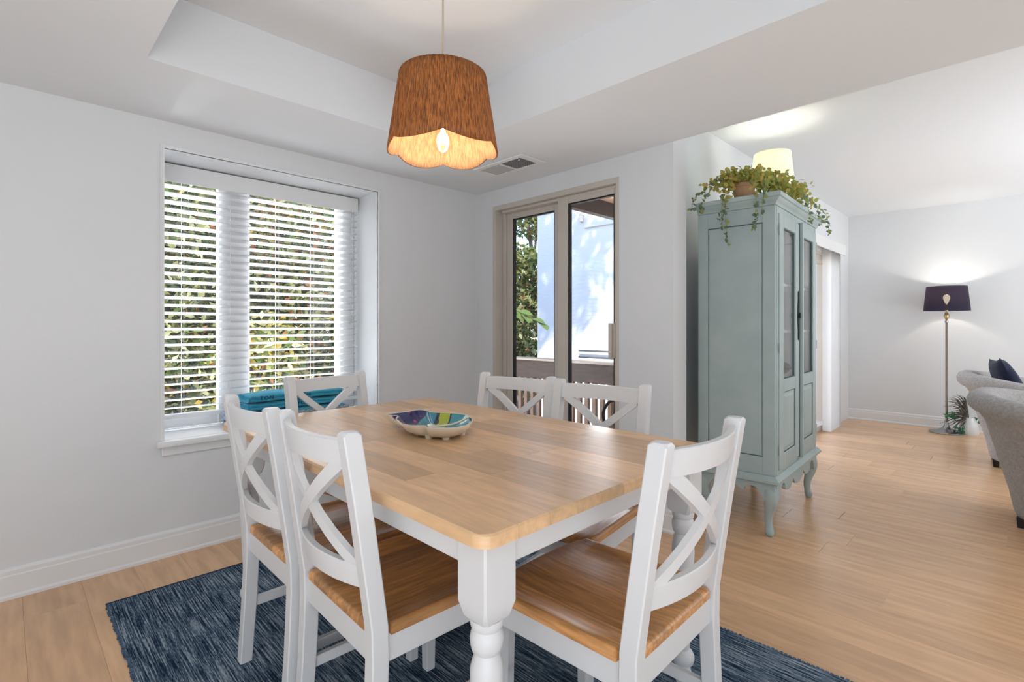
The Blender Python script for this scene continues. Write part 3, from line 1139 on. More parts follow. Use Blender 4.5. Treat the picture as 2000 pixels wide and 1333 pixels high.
def towel(z, h, w, d, label, txt, seed):
    t = thing('folded_towel', label, 'towel', (1.225, Y1 + 0.080, z), R(random.uniform(-1, 1)), 'turquoise towels stacked on the tray')
    rnd = random.Random(seed)
    bm = new_bm()
    secs = []
    n = 26
    for k in range(n + 1):
        x = -w / 2 + w * k / n
        end = min(1, (0.5 - abs(k / n - 0.5)) * 14)
        hh = h * (0.80 + 0.20 * end) * (1 + 0.05 * math.sin(x * 23 + seed))
        dd = d * (0.97 + 0.03 * end)
        ring = []
        m = 20
        for j in range(m):
            a = 2 * PI * j / m
            ca_, sa_ = math.cos(a), math.sin(a)
            e = 0.38
            yy = dd / 2 * math.copysign(abs(ca_) ** e, ca_)
            zz_ = hh / 2 + hh / 2 * math.copysign(abs(sa_) ** 0.6, sa_)
            if sa_ > 0.1:
                zz_ += 0.003 * math.sin(x * 31 + yy * 40 + seed) * sa_
            zz_ -= 0.004 * math.exp(-((zz_ - hh * 0.5) / 0.003) ** 2) * 0
            ring.append((x, yy, max(0.0, zz_)))
        secs.append(ring)
    loft(bm, secs)
    b = finish('towel_body', bm, TOWEL, t, smooth=70)
    # folded layers seen at the front edge
    bm = new_bm()
    for kk in range(2):
        zc = h * (0.30 + 0.36 * kk)
        tube(bm, [(-w / 2 + 0.012 + (w - 0.024) * i / 12, -d / 2 - 0.001 + 0.001 * math.sin(i + seed), zc + 0.001 * math.sin(i * 1.3 + seed)) for i in range(13)], h * 0.19, 8)
    finish('fold', bm, TOWEL, t, smooth=180)
    bm = new_bm()
    for sx in (-1, 1):
        for i in range(26):
            yy = -d / 2 + 0.01 + (d - 0.02) * i / 25
            p0 = Vector((sx * w / 2 - sx * 0.004, yy, h * (0.6 + 0.25 * rnd.random())))
            tube(bm, [p0, p0 + Vector((sx * 0.012, rnd.uniform(-0.003, 0.003), -0.004)), p0 + Vector((sx * 0.020, rnd.uniform(-0.006, 0.006), -0.012))], 0.0012, 4)
    o = finish('fringe', bm, TOWEL, t)
    o['kind'] = 'stuff'
    for word, tx in txt:
        me = text_mesh(word, 0.030)
        link_mesh('lettering', me, LETTER, t, (tx, -d / 2 - h * 0.19 - 0.0026, h * 0.34), (R(88), 0, 0), smooth=0)
    return t


towel(WZ0 + 0.0482, 0.045, 0.555, 0.195, 'lowest turquoise folded towel on the sill tray', (), 1)
towel(WZ0 + 0.0936, 0.045, 0.548, 0.190, 'middle turquoise folded towel of the stack on the tray', (('TON', -0.015),), 2)
towel(WZ0 + 0.1390, 0.047, 0.540, 0.188, 'topmost turquoise folded towel with navy letters on the stack', (('TON', -0.216), ('BEACH', -0.045)), 3)

# ------------------------------------------------------------------ teal cabinet
cab = thing('display_cabinet', 'tall teal painted cabinet with glass doors and curved legs', 'cabinet', (2.915, 0.945, 0), R(2.8))
CW, CDp = 0.925, 0.415
B0, B1 = 0.335, 1.785
bm = new_bm()
th = 0.022
box(bm, (th, CDp - th, B0), (CW - th, CDp, B1))
box(bm, (th, 0.0, B1 - 0.02), (CW - th, CDp - th, B1))
box(bm, (th, 0.0, B0), (CW - th, CDp - th, B0 + 0.02))
finish('carcass', bm, TEAL, cab, smooth=0)
for nm, xo, xi in (('side_panel', 0.0, th), ('side_panel', CW, CW - th)):
    bm = new_bm()
    lo, hi = min(xo, xi), max(xo, xi)
    f0, f1, pz0, pz1 = 0.062, 0.358, 0.43, 1.700
    box(bm, (lo, 0, B0), (hi, f0, B1), 0.0015)
    box(bm, (lo, f1, B0), (hi, CDp, B1), 0.0015)
    box(bm, (lo, f0, B0), (hi, f1, pz0), 0.0015)
    box(bm, (lo, f0, pz1), (hi, f1, B1), 0.0015)
    s = finish(nm, bm, TEAL, cab)
    bm = new_bm()
    ins = 0.007 if xo == 0 else -0.007
    a, b = sorted((xo + ins, xi))
    box(bm, (a, f0 + 0.004, pz0 + 0.004), (b, f1 - 0.004, pz1 - 0.004), 0.002)
    finish('recessed_panel', bm, TEAL, s)
    bm = new_bm()
    a, b = sorted((xo + (0.0085 if xo == 0 else -0.0085), xi))
    for lo2, hi2 in (((a, f0, pz0), (b, f0 + 0.003, pz1)), ((a, f1 - 0.004, pz0), (b, f1, pz1)), ((a, f0, pz0), (b, f1, pz0 + 0.004)), ((a, f0, pz1 - 0.004), (b, f1, pz1))):
        box(bm, lo2, hi2)
    finish('glaze_groove', bm, TEALD, s, smooth=0)


def moulding(name, prof, m=TEAL):
    """profile (overhang, z) run round front and both sides"""
    p = new_bm()
    secs = []
    for o_, z in prof:
        secs.append([(-o_, CDp, z), (-o_, -o_, z), (CW + o_, -o_, z), (CW + o_, CDp, z)])
    loft(p, secs)
    return finish(name, p, m, cab, smooth=30)


moulding('cornice', [(0.0, 1.785), (0.006, 1.787), (0.008, 1.795), (0.014, 1.803), (0.026, 1.814), (0.030, 1.822), (0.038, 1.826), (0.040, 1.846), (0.036, 1.850)])
moulding('plinth_moulding', [(-0.002, 0.292), (0.020, 0.294), (0.027, 0.300), (0.027, 0.312), (0.018, 0.320), (0.012, 0.328), (0.002, 0.3345)])
# front: face posts, centre post, doors
bm = new_bm()
box(bm, (th, -0.004, B0), (0.045, 0.018, B1), 0.0015)
box(bm, (CW - 0.045, -0.004, B0), (CW - th, 0.018, B1), 0.0015)
box(bm, (0.045, -0.002, B1 - 0.035), (CW - 0.045, 0.018, B1), 0.0015)
box(bm, (0.045, -0.002, B0), (CW - 0.045, 0.018, B0 + 0.025), 0.0015)
finish('face_frame', bm, TEAL, cab)
DG0, DG1, DP0, DP1 = 0.845, 1.680, 0.440, 0.775


def cab_door(x0, x1, lock):
    p = new_bm()
    z0, z1 = B0 + 0.028, B1 - 0.038
    st = 0.075
    y0, y1 = -0.012, 0.010
    box(p, (x0, y0, z0), (x0 + st, y1, z1), 0.003)
    box(p, (x1 - st, y0, z0), (x1, y1, z1), 0.003)
    box(p, (x0 + st, y0, z0), (x1 - st, y1, DP0), 0.003)
    box(p, (x0 + st, y0, DP1), (x1 - st, y1, DG0), 0.003)
    box(p, (x0 + st, y0, DG1), (x1 - st, y1, z1), 0.003)
    d = finish('door', p, TEAL, cab)
    p = new_bm()
    box(p, (x0 + st, 0.000, DG0), (x1 - st, 0.004, DG1))
    finish('glass_pane', p, GLASS, d, smooth=0)
    p = new_bm()
    a, b = x0 + st, x1 - st
    box(p, (a, -0.004, DP0), (b, 0.008, DP1))
    secs = []
    for i_, y_ in ((0.016, -0.004), (0.030, -0.010), (0.034, -0.010)):
        secs.append([(a + i_, y_, DP0 + i_), (b - i_, y_, DP0 + i_), (b - i_, y_, DP1 - i_), (a + i_, y_, DP1 - i_)])
    loft(p, secs)
    finish('lower_panel', p, TEAL, d, smooth=0)
    p = new_bm()
    for g0, g1, yy in ((DP0, DP1, -0.0055), (DG0, DG1, -0.003)):
        w = 0.005
        for lo2, hi2 in (((a, yy, g0), (a + w, yy + 0.004, g1)), ((b - w, yy, g0), (b, yy + 0.004, g1)), ((a, yy, g0), (b, yy + 0.004, g0 + w)), ((a, yy, g1 - w), (b, yy + 0.004, g1))):
            box(p, lo2, hi2)
    finish('glaze_groove', p, TEALD, d, smooth=0)
    hx_ = x0 - 0.003 if lock else x1 + 0.003
    for z in (0.47, 1.02, 1.66):
        p = new_bm()
        lathe(p, [(0.001, -0.028), (0.0042, -0.026), (0.0042, 0.026), (0.001, 0.028)], 10, (hx_, -0.013, z))
        finish('hinge', p, VENTG, d)
    if lock:
        p = new_bm()
        pts = [(0.0, -0.145), (0.006, -0.13), (0.004, -0.09), (0.011, -0.06), (0.016, 0.0), (0.011, 0.06), (0.004, 0.09), (0.006, 0.13), (0.0, 0.145)]
        poly = pts + [(-x, z) for x, z in pts[-2:0:-1]]
        prism(p, [(x1 - 0.025 + x, 1.20 + z) for x, z in poly], lambda x, z: (x, -0.0125, z), lambda x, z: (x, -0.017, z))
        lathe(p, [(0.001, -0.016), (0.005, -0.012), (0.005, 0.012), (0.001, 0.016)], 10, (x1 - 0.025, -0.022, 1.20))
        finish('escutcheon', p, DARKMET, d)
    return d


MIDX = CW / 2
cab_door(0.048, MIDX - 0.016, True)
cab_door(MIDX + 0.016, CW - 0.048, False)
bm = new_bm()
box(bm, (MIDX - 0.003, -0.030, B0 + 0.02), (MIDX + 0.022, 0.0, B1 - 0.03), 0.004, 2)
finish('astragal', bm, TEAL, cab)
bm = new_bm()
box(bm, (MIDX - 0.014, -0.0135, B0 + 0.025), (MIDX - 0.004, -0.001, B1 - 0.035))
finish('glaze_groove', bm, TEALD, cab, smooth=0)
INNER = mat('cabinet_inside', (0.45, 0.52, 0.52), 0.6)
for z in (0.845, 1.115, 1.385):
    bm = new_bm()
    box(bm, (th, 0.03, z - 0.018), (CW - th, CDp - th, z), 0.002)
    finish('shelf', bm, INNER, cab)
bm = new_bm()
box(bm, (th, CDp - th - 0.004, 0.36), (CW - th, CDp - th, 1.76))
finish('back_panel', bm, INNER, cab, smooth=0)
# skirts with scalloped hem and cabriole legs


def skirt(length, pts):
    poly = [(0, 0.292), (length, 0.292)] + [(x, z) for x, z in pts[::-1]]
    return poly


def hem(L, lobes):
    half = [(0.0, 0.19), (0.055, 0.200), (0.080, 0.245), (0.115, 0.272), (0.150, 0.268), (0.168, 0.252), (0.172, 0.236), (0.190, 0.224), (0.230, 0.214), (0.280, 0.216), (0.315, 0.230),
            (0.335, 0.248), (0.352, 0.250), (0.362, 0.236), (0.385, 0.218), (0.425, 0.208), (0.4625, 0.206)]
    half = [(x / 0.4625 * L / 2, z) for x, z in half]
    pts = [tuple(v[:2]) for v in spline([(x, z, 0) for x, z in half], 4)]
    return pts + [(L - x, z) for x, z in pts[-2::-1]]


bm = new_bm()
prism(bm, skirt(CW - 0.02, hem(CW - 0.02, 3)), lambda x, z: (x + 0.01, -0.006, z), lambda x, z: (x + 0.01, 0.014, z))
finish('front_skirt', bm, TEAL, cab, smooth=30)
half = [(0.0, 0.19), (0.05, 0.200), (0.072, 0.240), (0.105, 0.268), (0.138, 0.264), (0.154, 0.250), (0.156, 0.240), (0.166, 0.234), (0.178, 0.246), (0.190, 0.256), (0.2075, 0.258)]
sp = [tuple(v[:2]) for v in spline([(x, z, 0) for x, z in half], 4)]
sidepts = sp + [(CDp - x, z) for x, z in sp[-2::-1]]
for x in (-0.006, CW - 0.014):
    bm = new_bm()
    prism(bm, skirt(CDp, sidepts), lambda y, z: (x, y, z), lambda y, z: (x + 0.020, y, z))
    finish('side_skirt', bm, TEAL, cab, smooth=30)
LEGP = [(0.292, 0.030, 0.030), (0.25, 0.025, 0.035), (0.21, 0.022, 0.035), (0.17, 0.026, 0.030), (0.13, 0.036, 0.024), (0.09, 0.042, 0.0195), (0.055, 0.040, 0.018), (0.03, 0.036, 0.021), (0.012, 0.033, 0.020), (0.0, 0.035, 0.013)]
for sx in (0, 1):
    for sy in (0, 1):
        bm = new_bm()
        secs = []
        zs_ = spline([(z, o_, w) for z, o_, w in LEGP], 4)
        for v in zs_:
            z, o_, w = v
            z = max(z, 0)
            cx = o_ if sx == 0 else CW - o_
            cy = o_ if sy == 0 else CDp - o_
            ring = []
            for j in range(12):
                a = 2 * PI * j / 12
                c_, s_ = math.cos(a), math.sin(a)
                ring.append((cx + w * math.copysign(abs(c_) ** 0.6, c_), cy + w * math.copysign(abs(s_) ** 0.6, s_), z))
            secs.append(ring)
        loft(bm, secs)
        finish('cabriole_leg', bm, TEAL, cab, smooth=60)
# jug on a cabinet shelf


def in_cab(x, y, z):
    c, s = math.cos(R(2.8)), math.sin(R(2.8))
    return (2.915 + x * c - y * s, 0.945 + x * s + y * c, z)


jug = thing('white_jug', 'small white jug on a shelf behind the left cabinet glass', 'jug', in_cab(0.20, 0.14, 0.845))
bm = new_bm()
lathe(bm, [(0.002, 0.0), (0.040, 0.0), (0.058, 0.03), (0.062, 0.065), (0.045, 0.105), (0.034, 0.125), (0.040, 0.145), (0.037, 0.145), (0.030, 0.125), (0.002, 0.11)], 24)
finish('jug_body', bm, POTW, jug, smooth=60)
bm = new_bm()
tube(bm, spline([(0.036, 0, 0.135), (0.075, 0, 0.125), (0.080, 0, 0.085), (0.058, 0, 0.055)], 5), 0.006, 8)
finish('handle', bm, POTW, jug, smooth=180)

# ------------------------------------------------------------------ lamp and plant on the cabinet
ZC = 1.850
tl = thing('table_lamp', 'lit table lamp with white shade standing on the teal cabinet', 'lamp', (3.605, 1.185, ZC))
bm = new_bm()
lathe(bm, [(0.002, 0.0), (0.065, 0.0), (0.066, 0.012), (0.030, 0.022), (0.022, 0.05), (0.040, 0.10), (0.044, 0.14), (0.028, 0.19), (0.010, 0.22), (0.009, 0.30), (0.002, 0.30)], 24)
finish('lamp_base', bm, POTW, tl, smooth=60)
bm = new_bm()
n = 48
prof = [(0.131, 0.232), (0.111, 0.425), (0.1095, 0.425), (0.1295, 0.232)]
secs = [[(r * math.cos(2 * PI * i / n), r * math.sin(2 * PI * i / n), z) for i in range(n)] for r, z in prof + prof[:1]]
loft(bm, secs, cap=False)
finish('lamp_shade', bm, WSHADE, tl, smooth=60)
bm = new_bm()
lathe(bm, [(0.002, 0.30), (0.012, 0.305), (0.026, 0.335), (0.026, 0.355), (0.002, 0.38)], 16)
finish('bulb', bm, BULBW, tl, smooth=180)
light('bulb_light', 'POINT', 5.5, (1, 0.95, 0.84), (0, 0, 0.335), size=0.035, parent=tl)

pl = thing('trailing_plant', 'trailing green vine plant in a terracotta pot on the teal cabinet', 'plant', in_cab(0.13, 0.20, ZC))
bm = new_bm()
lathe(bm, [(0.002, 0), (0.046, 0), (0.049, 0.01), (0.060, 0.085), (0.066, 0.085), (0.067, 0.105), (0.060, 0.105), (0.057, 0.085), (0.002, 0.085)], 24)
finish('pot', bm, TERRA, pl, smooth=40)


def leaves(rng, pts, per, size, mats, bend=0.25, spread=0.018):
    vs, fs_, mi = [], [], []
    for p in pts:
        for _ in range(per):
            c = Vector(p) + Vector((rng.uniform(-1, 1), rng.uniform(-1, 1), rng.uniform(-1, 1))) * spread
            nrm = Vector((rng.uniform(-1, 1), rng.uniform(-1, 1), rng.uniform(-0.2, 1))).normalized()
            t = nrm.orthogonal().normalized()
            t = (Matrix.Rotation(rng.uniform(0, 2 * PI), 3, nrm) @ t)
            b_ = nrm.cross(t)
            s = size * rng.uniform(0.7, 1.25)
            i0 = len(vs)
            ring = [(0, -1.0, 0), (0.72, -0.45, 0.16), (0.80, 0.25, 0.18), (0.35, 0.85, 0.06), (0, 1.0, 0), (-0.35, 0.85, 0.06), (-0.80, 0.25, 0.18), (-0.72, -0.45, 0.16)]
            for a, d, e in ring:
                vs.append(c + t * a * s + b_ * d * s + nrm * e * s)
            fs_ += [(i0, i0 + 1, i0 + 2, i0 + 3, i0 + 4), (i0, i0 + 4, i0 + 5, i0 + 6, i0 + 7)]
            k = rng.choice(mats)
            mi += [k, k]
    me = bpy.data.meshes.new('leaves')
    me.from_pydata([tuple(v) for v in vs], [], fs_)
    me.polygons.foreach_set('material_index', mi)
    return me


rng = random.Random(3)
# strands: arching over the pot rim, along the cornice and hanging down its side and front (pot is the origin)
STR = [
    [(0, 0.02, 0.11), (-0.08, 0.10, 0.130), (-0.14, 0.17, 0.08), (-0.20, 0.20, 0.03), (-0.215, 0.215, -0.05)],
    [(0, 0.02, 0.11), (-0.07, 0.04, 0.130), (-0.13, 0.10, 0.10), (-0.185, 0.15, 0.02), (-0.195, 0.17, -0.06)],
    [(-0.01, 0, 0.11), (-0.09, 0.00, 0.140), (-0.155, 0.02, 0.08), (-0.185, 0.03, -0.04), (-0.185, 0.025, -0.16), (-0.182, 0.02, -0.25)],
    [(-0.01, 0, 0.11), (-0.10, 0.02, 0.120), (-0.165, 0.045, 0.04), (-0.19, 0.05, -0.08), (-0.188, 0.045, -0.17)],
    [(0, -0.02, 0.11), (-0.07, -0.08, 0.150), (-0.15, -0.12, 0.09), (-0.188, -0.135, -0.03), (-0.186, -0.13, -0.12), (-0.184, -0.125, -0.20)],
    [(0, -0.02, 0.11), (-0.05, -0.11, 0.140), (-0.14, -0.17, 0.07), (-0.19, -0.17, -0.05), (-0.185, -0.155, -0.13)],
    [(0.02, -0.03, 0.11), (0.09, -0.12, 0.150), (0.17, -0.20, 0.09), (0.24, -0.243, 0.03), (0.29, -0.262, -0.06), (0.30, -0.262, -0.12)],
    [(0.02, -0.03, 0.11), (0.14, -0.12, 0.130), (0.28, -0.18, 0.10), (0.40, -0.235, 0.05), (0.48, -0.265, -0.03), (0.52, -0.268, -0.10)],
    [(0.03, -0.02, 0.11), (0.18, -0.10, 0.120), (0.36, -0.16, 0.10), (0.52, -0.21, 0.06), (0.62, -0.262, -0.01), (0.66, -0.268, -0.08), (0.67, -0.268, -0.14)],
    [(0.02, 0.0, 0.11), (0.10, -0.02, 0.180), (0.20, -0.07, 0.130), (0.30, -0.12, 0.10), (0.44, -0.17, 0.06)],
    [(-0.01, 0.02, 0.11), (-0.06, 0.05, 0.180), (-0.12, 0.09, 0.130), (-0.15, 0.14, 0.10)],
]
for k, ctrl in enumerate(STR):
    path = spline(ctrl, 7)
    bm = new_bm()
    tube(bm, path, 0.0013, 5)
    st = finish('vine', bm, VINE[0], pl, smooth=180)
    nearp = path[2:int(len(path) * 0.55)]
    farp = path[int(len(path) * 0.55):]
    me = leaves(rng, nearp + nearp[::2], 3, 0.0125, [0, 0, 2, 2], spread=0.03)
    o = link_mesh('vine_leaves', me, VINE, st, smooth=180)
    o['kind'] = 'stuff'
    me = leaves(rng, farp, 1, 0.0115, [1, 1, 0], spread=0.014)
    o = link_mesh('vine_leaves', me, VINE, st, smooth=180)
    o['kind'] = 'stuff'
me = leaves(rng, [(rng.gauss(0.0, 0.07), rng.gauss(-0.02, 0.06), 0.120 + rng.uniform(-0.05, 0.05)) for _ in range(80)]
            + [(rng.gauss(0.13, 0.055), rng.gauss(-0.12, 0.045), 0.100 + rng.uniform(-0.06, 0.06)) for _ in range(110)]
            + [(rng.gauss(0.30, 0.08), rng.gauss(-0.19, 0.03), 0.075 + rng.uniform(-0.04, 0.05)) for _ in range(55)], 2, 0.0135, [0, 0, 2, 0], spread=0.02)
o = link_mesh('foliage', me, VINE, pl, smooth=180)
o['kind'] = 'stuff'

# ------------------------------------------------------------------ floor lamp in the living room
fl = thing('floor_lamp', 'nickel floor lamp with navy drum shade by the far living room wall', 'lamp', (7.12, 0.60, 0))
bm = new_bm()
lathe(bm, [(0.002, 0.0), (0.150, 0.0), (0.152, 0.010), (0.140, 0.020), (0.080, 0.034), (0.035, 0.055), (0.020, 0.090), (0.014, 0.13), (0.002, 0.13)], 36)
finish('lamp_base', bm, STEEL, fl, smooth=60)
bm = new_bm()
lathe(bm, [(0.011, 0.12), (0.011, 1.17), (0.018, 1.18), (0.011, 1.20)], 16)
finish('pole', bm, STEEL, fl, smooth=60)
bm = new_bm()
lathe(bm, [(0.006, 1.20), (0.016, 1.215), (0.026, 1.245), (0.016, 1.27), (0.008, 1.285), (0.018, 1.31), (0.018, 1.36), (0.004, 1.37)], 20)
finish('finial', bm, BRASS, fl, smooth=60)
bm = new_bm()
n = 48
prof = [(0.195, 1.300), (0.170, 1.558), (0.168, 1.558), (0.193, 1.300)]
secs = [[(r * math.cos(2 * PI * i / n), r * math.sin(2 * PI * i / n), z) for i in range(n)] for r, z in prof + prof[:1]]
loft(bm, secs, cap=False)
finish('lamp_shade', bm, NAVYS, fl, smooth=60)
bm = new_bm()
lathe(bm, [(0.004, 1.37), (0.014, 1.385), (0.030, 1.43), (0.026, 1.46), (0.002, 1.475)], 16)
finish('bulb', bm, BULBW, fl, smooth=180)
light('bulb_light', 'POINT', 7, (1, 0.93, 0.82), (0, 0, 1.47), size=0.03, parent=fl)

# dried fronds in a vase beside it
vs_ = thing('dried_plant', 'grey dried fronds with green sprigs in a white vase by the lamp base', 'plant', (7.19, 0.425, 0))
bm = new_bm()
lathe(bm, [(0.002, 0), (0.075, 0), (0.085, 0.03), (0.075, 0.10), (0.055, 0.16), (0.050, 0.18), (0.045, 0.18), (0.002, 0.12)], 24)
finish('vase', bm, POTW, vs_, smooth=60)
GREYF = mat('dried_frond', (0.11, 0.10, 0.085), 0.9, var=0.4, vscale=30)
for k in range(7):
    el0 = R(-35 + k * 17)
    bm = new_bm()
    for q in range(9):
        el = el0 + R(rng.uniform(-9, 9))
        sw = R(135 + rng.uniform(-22, 22))
        L = rng.uniform(0.17, 0.27)
        dx, dy = math.cos(sw), math.sin(sw)
        hz = L * math.cos(el)
        up = L * math.sin(el)
        tube(bm, spline([(0, 0, 0.165), (dx * hz * 0.5, dy * hz * 0.5, 0.215 + up * 0.65), (dx * hz, dy * hz, 0.185 + up)], 5), [0.002] + [0.0045] * 5 + [0.004, 0.003, 0.002, 0.0015, 0.001], 5)
    finish('frond', bm, GREYF, vs_, smooth=180)
GS = mat('green_sprig', (0.04, 0.22, 0.09), 0.6)
for c in ((-0.14, 0.14, 0.20), (-0.09, 0.07, 0.05), (-0.02, -0.02, 0.15)):
    me = leaves(rng, [(c[0] + rng.uniform(-0.03, 0.03), c[1] + rng.uniform(-0.05, 0.05), c[2] + rng.uniform(-0.02, 0.02)) for _ in range(12)], 2, 0.014, [0])
    o = link_mesh('sprig', me, GS, vs_, smooth=180)
    o['kind'] = 'stuff'


# ------------------------------------------------------------------ tub chairs and cushion
def tub_chair():
    t = thing('tub_chair', '', 'armchair', (0, 0, 0), group='grey chenille tub chairs')
    path = []
    wx, fy, by, cr = 0.36, -0.40, 0.36, 0.30
    path += [(-wx, fy + (by - cr - fy) * k / 6) for k in range(7)]
    for k in range(1, 9):
        a = PI - PI / 2 * k / 8
        path.append((-wx + cr + cr * math.cos(a), by - cr + cr * math.sin(a)))
    path += [(-wx + cr + (2 * wx - 2 * cr) * k / 2, by) for k in range(1, 2)]
    right = [(-x, y) for x, y in path[::-1][1:]]
    path += right
    n = len(path)
    bm = new_bm()
    secs = []
    for i, (x, y) in enumerate(path):
        a = path[max(0, i - 1)]
        b = path[min(n - 1, i + 1)]
        tx, ty = b[0] - a[0], b[1] - a[1]
        l = math.hypot(tx, ty)
        nx, ny = -ty / l, tx / l
        if nx * x + ny * (y + 0.05) < 0:
            nx, ny = -nx, -ny
        s = (y - fy) / (by - fy)
        zt = 0.600 + 0.155 * s ** 0.9
        prof = [(-0.150, 0.045), (-0.120, 0.042), (-0.098, 0.055), (-0.086, 0.09), (-0.066, 0.20), (-0.022, 0.36), (0.034, zt - 0.17), (0.062, zt - 0.125), (0.088, zt - 0.110), (0.112, zt - 0.085),
                (0.118, zt - 0.050), (0.104, zt - 0.018), (0.072, zt), (0.030, zt - 0.002), (-0.005, zt - 0.020), (-0.030, zt - 0.060), (-0.050, zt - 0.12), (-0.090, 0.42), (-0.125, 0.30), (-0.150, 0.12)]
        secs.append([(x + nx * d, y + ny * d, z) for d, z in prof])
    loft(bm, secs)
    finish('shell', bm, FAB, t, smooth=60)
    bm = new_bm()
    box(bm, (-0.212, -0.40, 0.06), (0.212, 0.205, 0.27), 0.02, 2)
    finish('seat_base', bm, FAB, t)
    bm = new_bm()
    box(bm, (-0.235, -0.42, 0.272), (0.235, 0.225, 0.42), 0.05, 4)
    finish('seat_cushion', bm, FAB, t, smooth=60)
    for sx in (-1, 1):
        for y in (-0.36, 0.30):
            bm = new_bm()
            k = 0.9 if y > 0 else 1
            xx = sx * (0.25 if y < 0 else 0.15)
            y = y if y < 0 else 0.235
            loft(bm, [[(xx - w, y - w, z), (xx + w, y - w, z), (xx + w, y + w, z), (xx - w, y + w, z)] for w, z in ((0.016, 0), (0.020, 0.055))])
            finish('leg', bm, GASKET, t)
    return t


t1 = tub_chair()
t1['label'] = 'nearer grey chenille tub chair at the right edge'
t1.location = (4.22, -0.22, 0)
t1.rotation_euler = (0, 0, R(-2))
t2 = copy_tree(t1)
t2['label'] = 'farther grey chenille tub chair beside the floor lamp, holding a navy pillow'
t2.location = (5.85, -0.05, 0)
t2.rotation_euler = (0, 0, R(4))

bm = new_bm()
n = 14
hw = 0.23
gridT, gridB = [], []
for i in range(n + 1):
    ra, rb = [], []
    for j in range(n + 1):
        u, v = -1 + 2 * i / n, -1 + 2 * j / n
        pin = 1 - 0.10 * (1 - abs(u) ** 2) * abs(v) ** 6
        pin2 = 1 - 0.10 * (1 - abs(v) ** 2) * abs(u) ** 6
        h = 0.075 * ((1 - u * u) * (1 - v * v)) ** 0.45
        ra.append((u * hw * pin2, v * hw * pin, h))
        rb.append((u * hw * pin2, v * hw * pin, -h))
    gridT.append(ra)
    gridB.append(rb)
VT = [[bm.verts.new(p) for p in r] for r in gridT]
VB = [[(VT[i][j] if i in (0, n) or j in (0, n) else bm.verts.new(gridB[i][j])) for j in range(n + 1)] for i in range(n + 1)]
for i in range(n):
    for j in range(n):
        bm.faces.new((VT[i][j], VT[i + 1][j], VT[i + 1][j + 1], VT[i][j + 1]))
        bm.faces.new((VB[i][j], VB[i][j + 1], VB[i + 1][j + 1], VB[i + 1][j]))
pw = finish('throw_pillow', bm, NAVY, None, (5.80, 0.10, 0.66), (R(68), R(4), R(10)), smooth=60)
tag(pw, 'navy velvet throw pillow leaning in the farther grey tub chair', 'pillow')

# ------------------------------------------------------------------ outside: balcony
boxes('balcony_floor', [((X2 + 0.15, 1.75, -0.20), (3.98, 4.6, -0.06))], mat('deck_wood', (0.42, 0.34, 0.27), 0.7, var=0.15), 'brown timber balcony deck outside the beige sliding door', 'balcony floor')
boxes('balcony_ceiling', [((X2 + 0.15, 1.70, 2.34), (4.75, 2.86, 2.40))], PLY, 'tan plywood soffit above the balcony', 'soffit')
boxes('soffit_beam', [((X2 + 0.16, 2.86, 2.20), (4.80, 2.93, 2.42))], BROWNW, 'dark brown beam along the balcony soffit edge', 'beam')
rail = thing('balcony_railing', 'brown wooden balcony railing with vertical pickets', 'railing', (3.90, 0, 0))
bm = new_bm()
box(bm, (-0.05, 1.75, 0.785), (0.07, 4.6, 0.808), 0.004)
finish('top_rail', bm, mat('rail_cap', (0.35, 0.29, 0.24), 0.7), rail)
bm = new_bm()
box(bm, (-0.02, 1.75, 0.605), (0.02, 4.6, 0.785), 0.003)
finish('fascia_board', bm, BROWNW, rail)
bm = new_bm()
box(bm, (-0.015, 1.75, -0.02), (0.02, 4.6, 0.05), 0.003)
finish('bottom_rail', bm, BROWNW, rail)
pk = None
y = 1.80
while y < 4.55:
    if pk is None:
        bm = new_bm()
        box(bm, (0.0, -0.022, 0.0), (0.035, 0.022, 0.68), 0.003)
        pk = finish('picket', bm, PICKW, rail, loc=(0.021, y, -0.03))
    else:
        c = pk.copy()
        COL.objects.link(c)
        c.location = (0.021, y, -0.03)
    y += 0.088
# wrought iron chair on the balcony
ic = thing('patio_chair', 'black wrought iron patio chair half hidden on the balcony', 'chair', (3.22, 1.93, -0.06))
bm = new_bm()
lathe(bm, [(0.002, 0.44), (0.20, 0.44), (0.205, 0.45), (0.20, 0.46), (0.002, 0.46)], 28)
finish('seat', bm, DARKMET, ic)
for a in (45, 135, 225, 315):
    bm = new_bm()
    c, s = math.cos(R(a)), math.sin(R(a))
    tube(bm, spline([(0.17 * c, 0.17 * s, 0.45), (0.16 * c, 0.16 * s, 0.2), (0.20 * c, 0.20 * s, 0.0)], 6), 0.011, 8)
    finish('leg', bm, DARKMET, ic)
bm = new_bm()
tube(bm, spline([(0.10, -0.19, 0.45), (0.0, -0.2, 0.72), (-0.0, -0.19, 0.86), (0.1, -0.2, 0.92), (0.2, -0.19, 0.86), (0.2, -0.2, 0.72), (0.14, -0.15, 0.45)], 8), 0.010, 8)
finish('backrest', bm, DARKMET, ic)
for s in (-1, 1):
    bm = new_bm()
    ctrl = [(-0.18 * s, -0.16, 0.68), (-0.19 * s, 0.0, 0.69), (-0.19 * s, 0.13, 0.67), (-0.18 * s, 0.20, 0.58), (-0.16 * s, 0.19, 0.49), (-0.15 * s, 0.12, 0.455)]
    tube(bm, spline(ctrl, 8), 0.011, 8)
    finish('armrest', bm, DARKMET, ic)

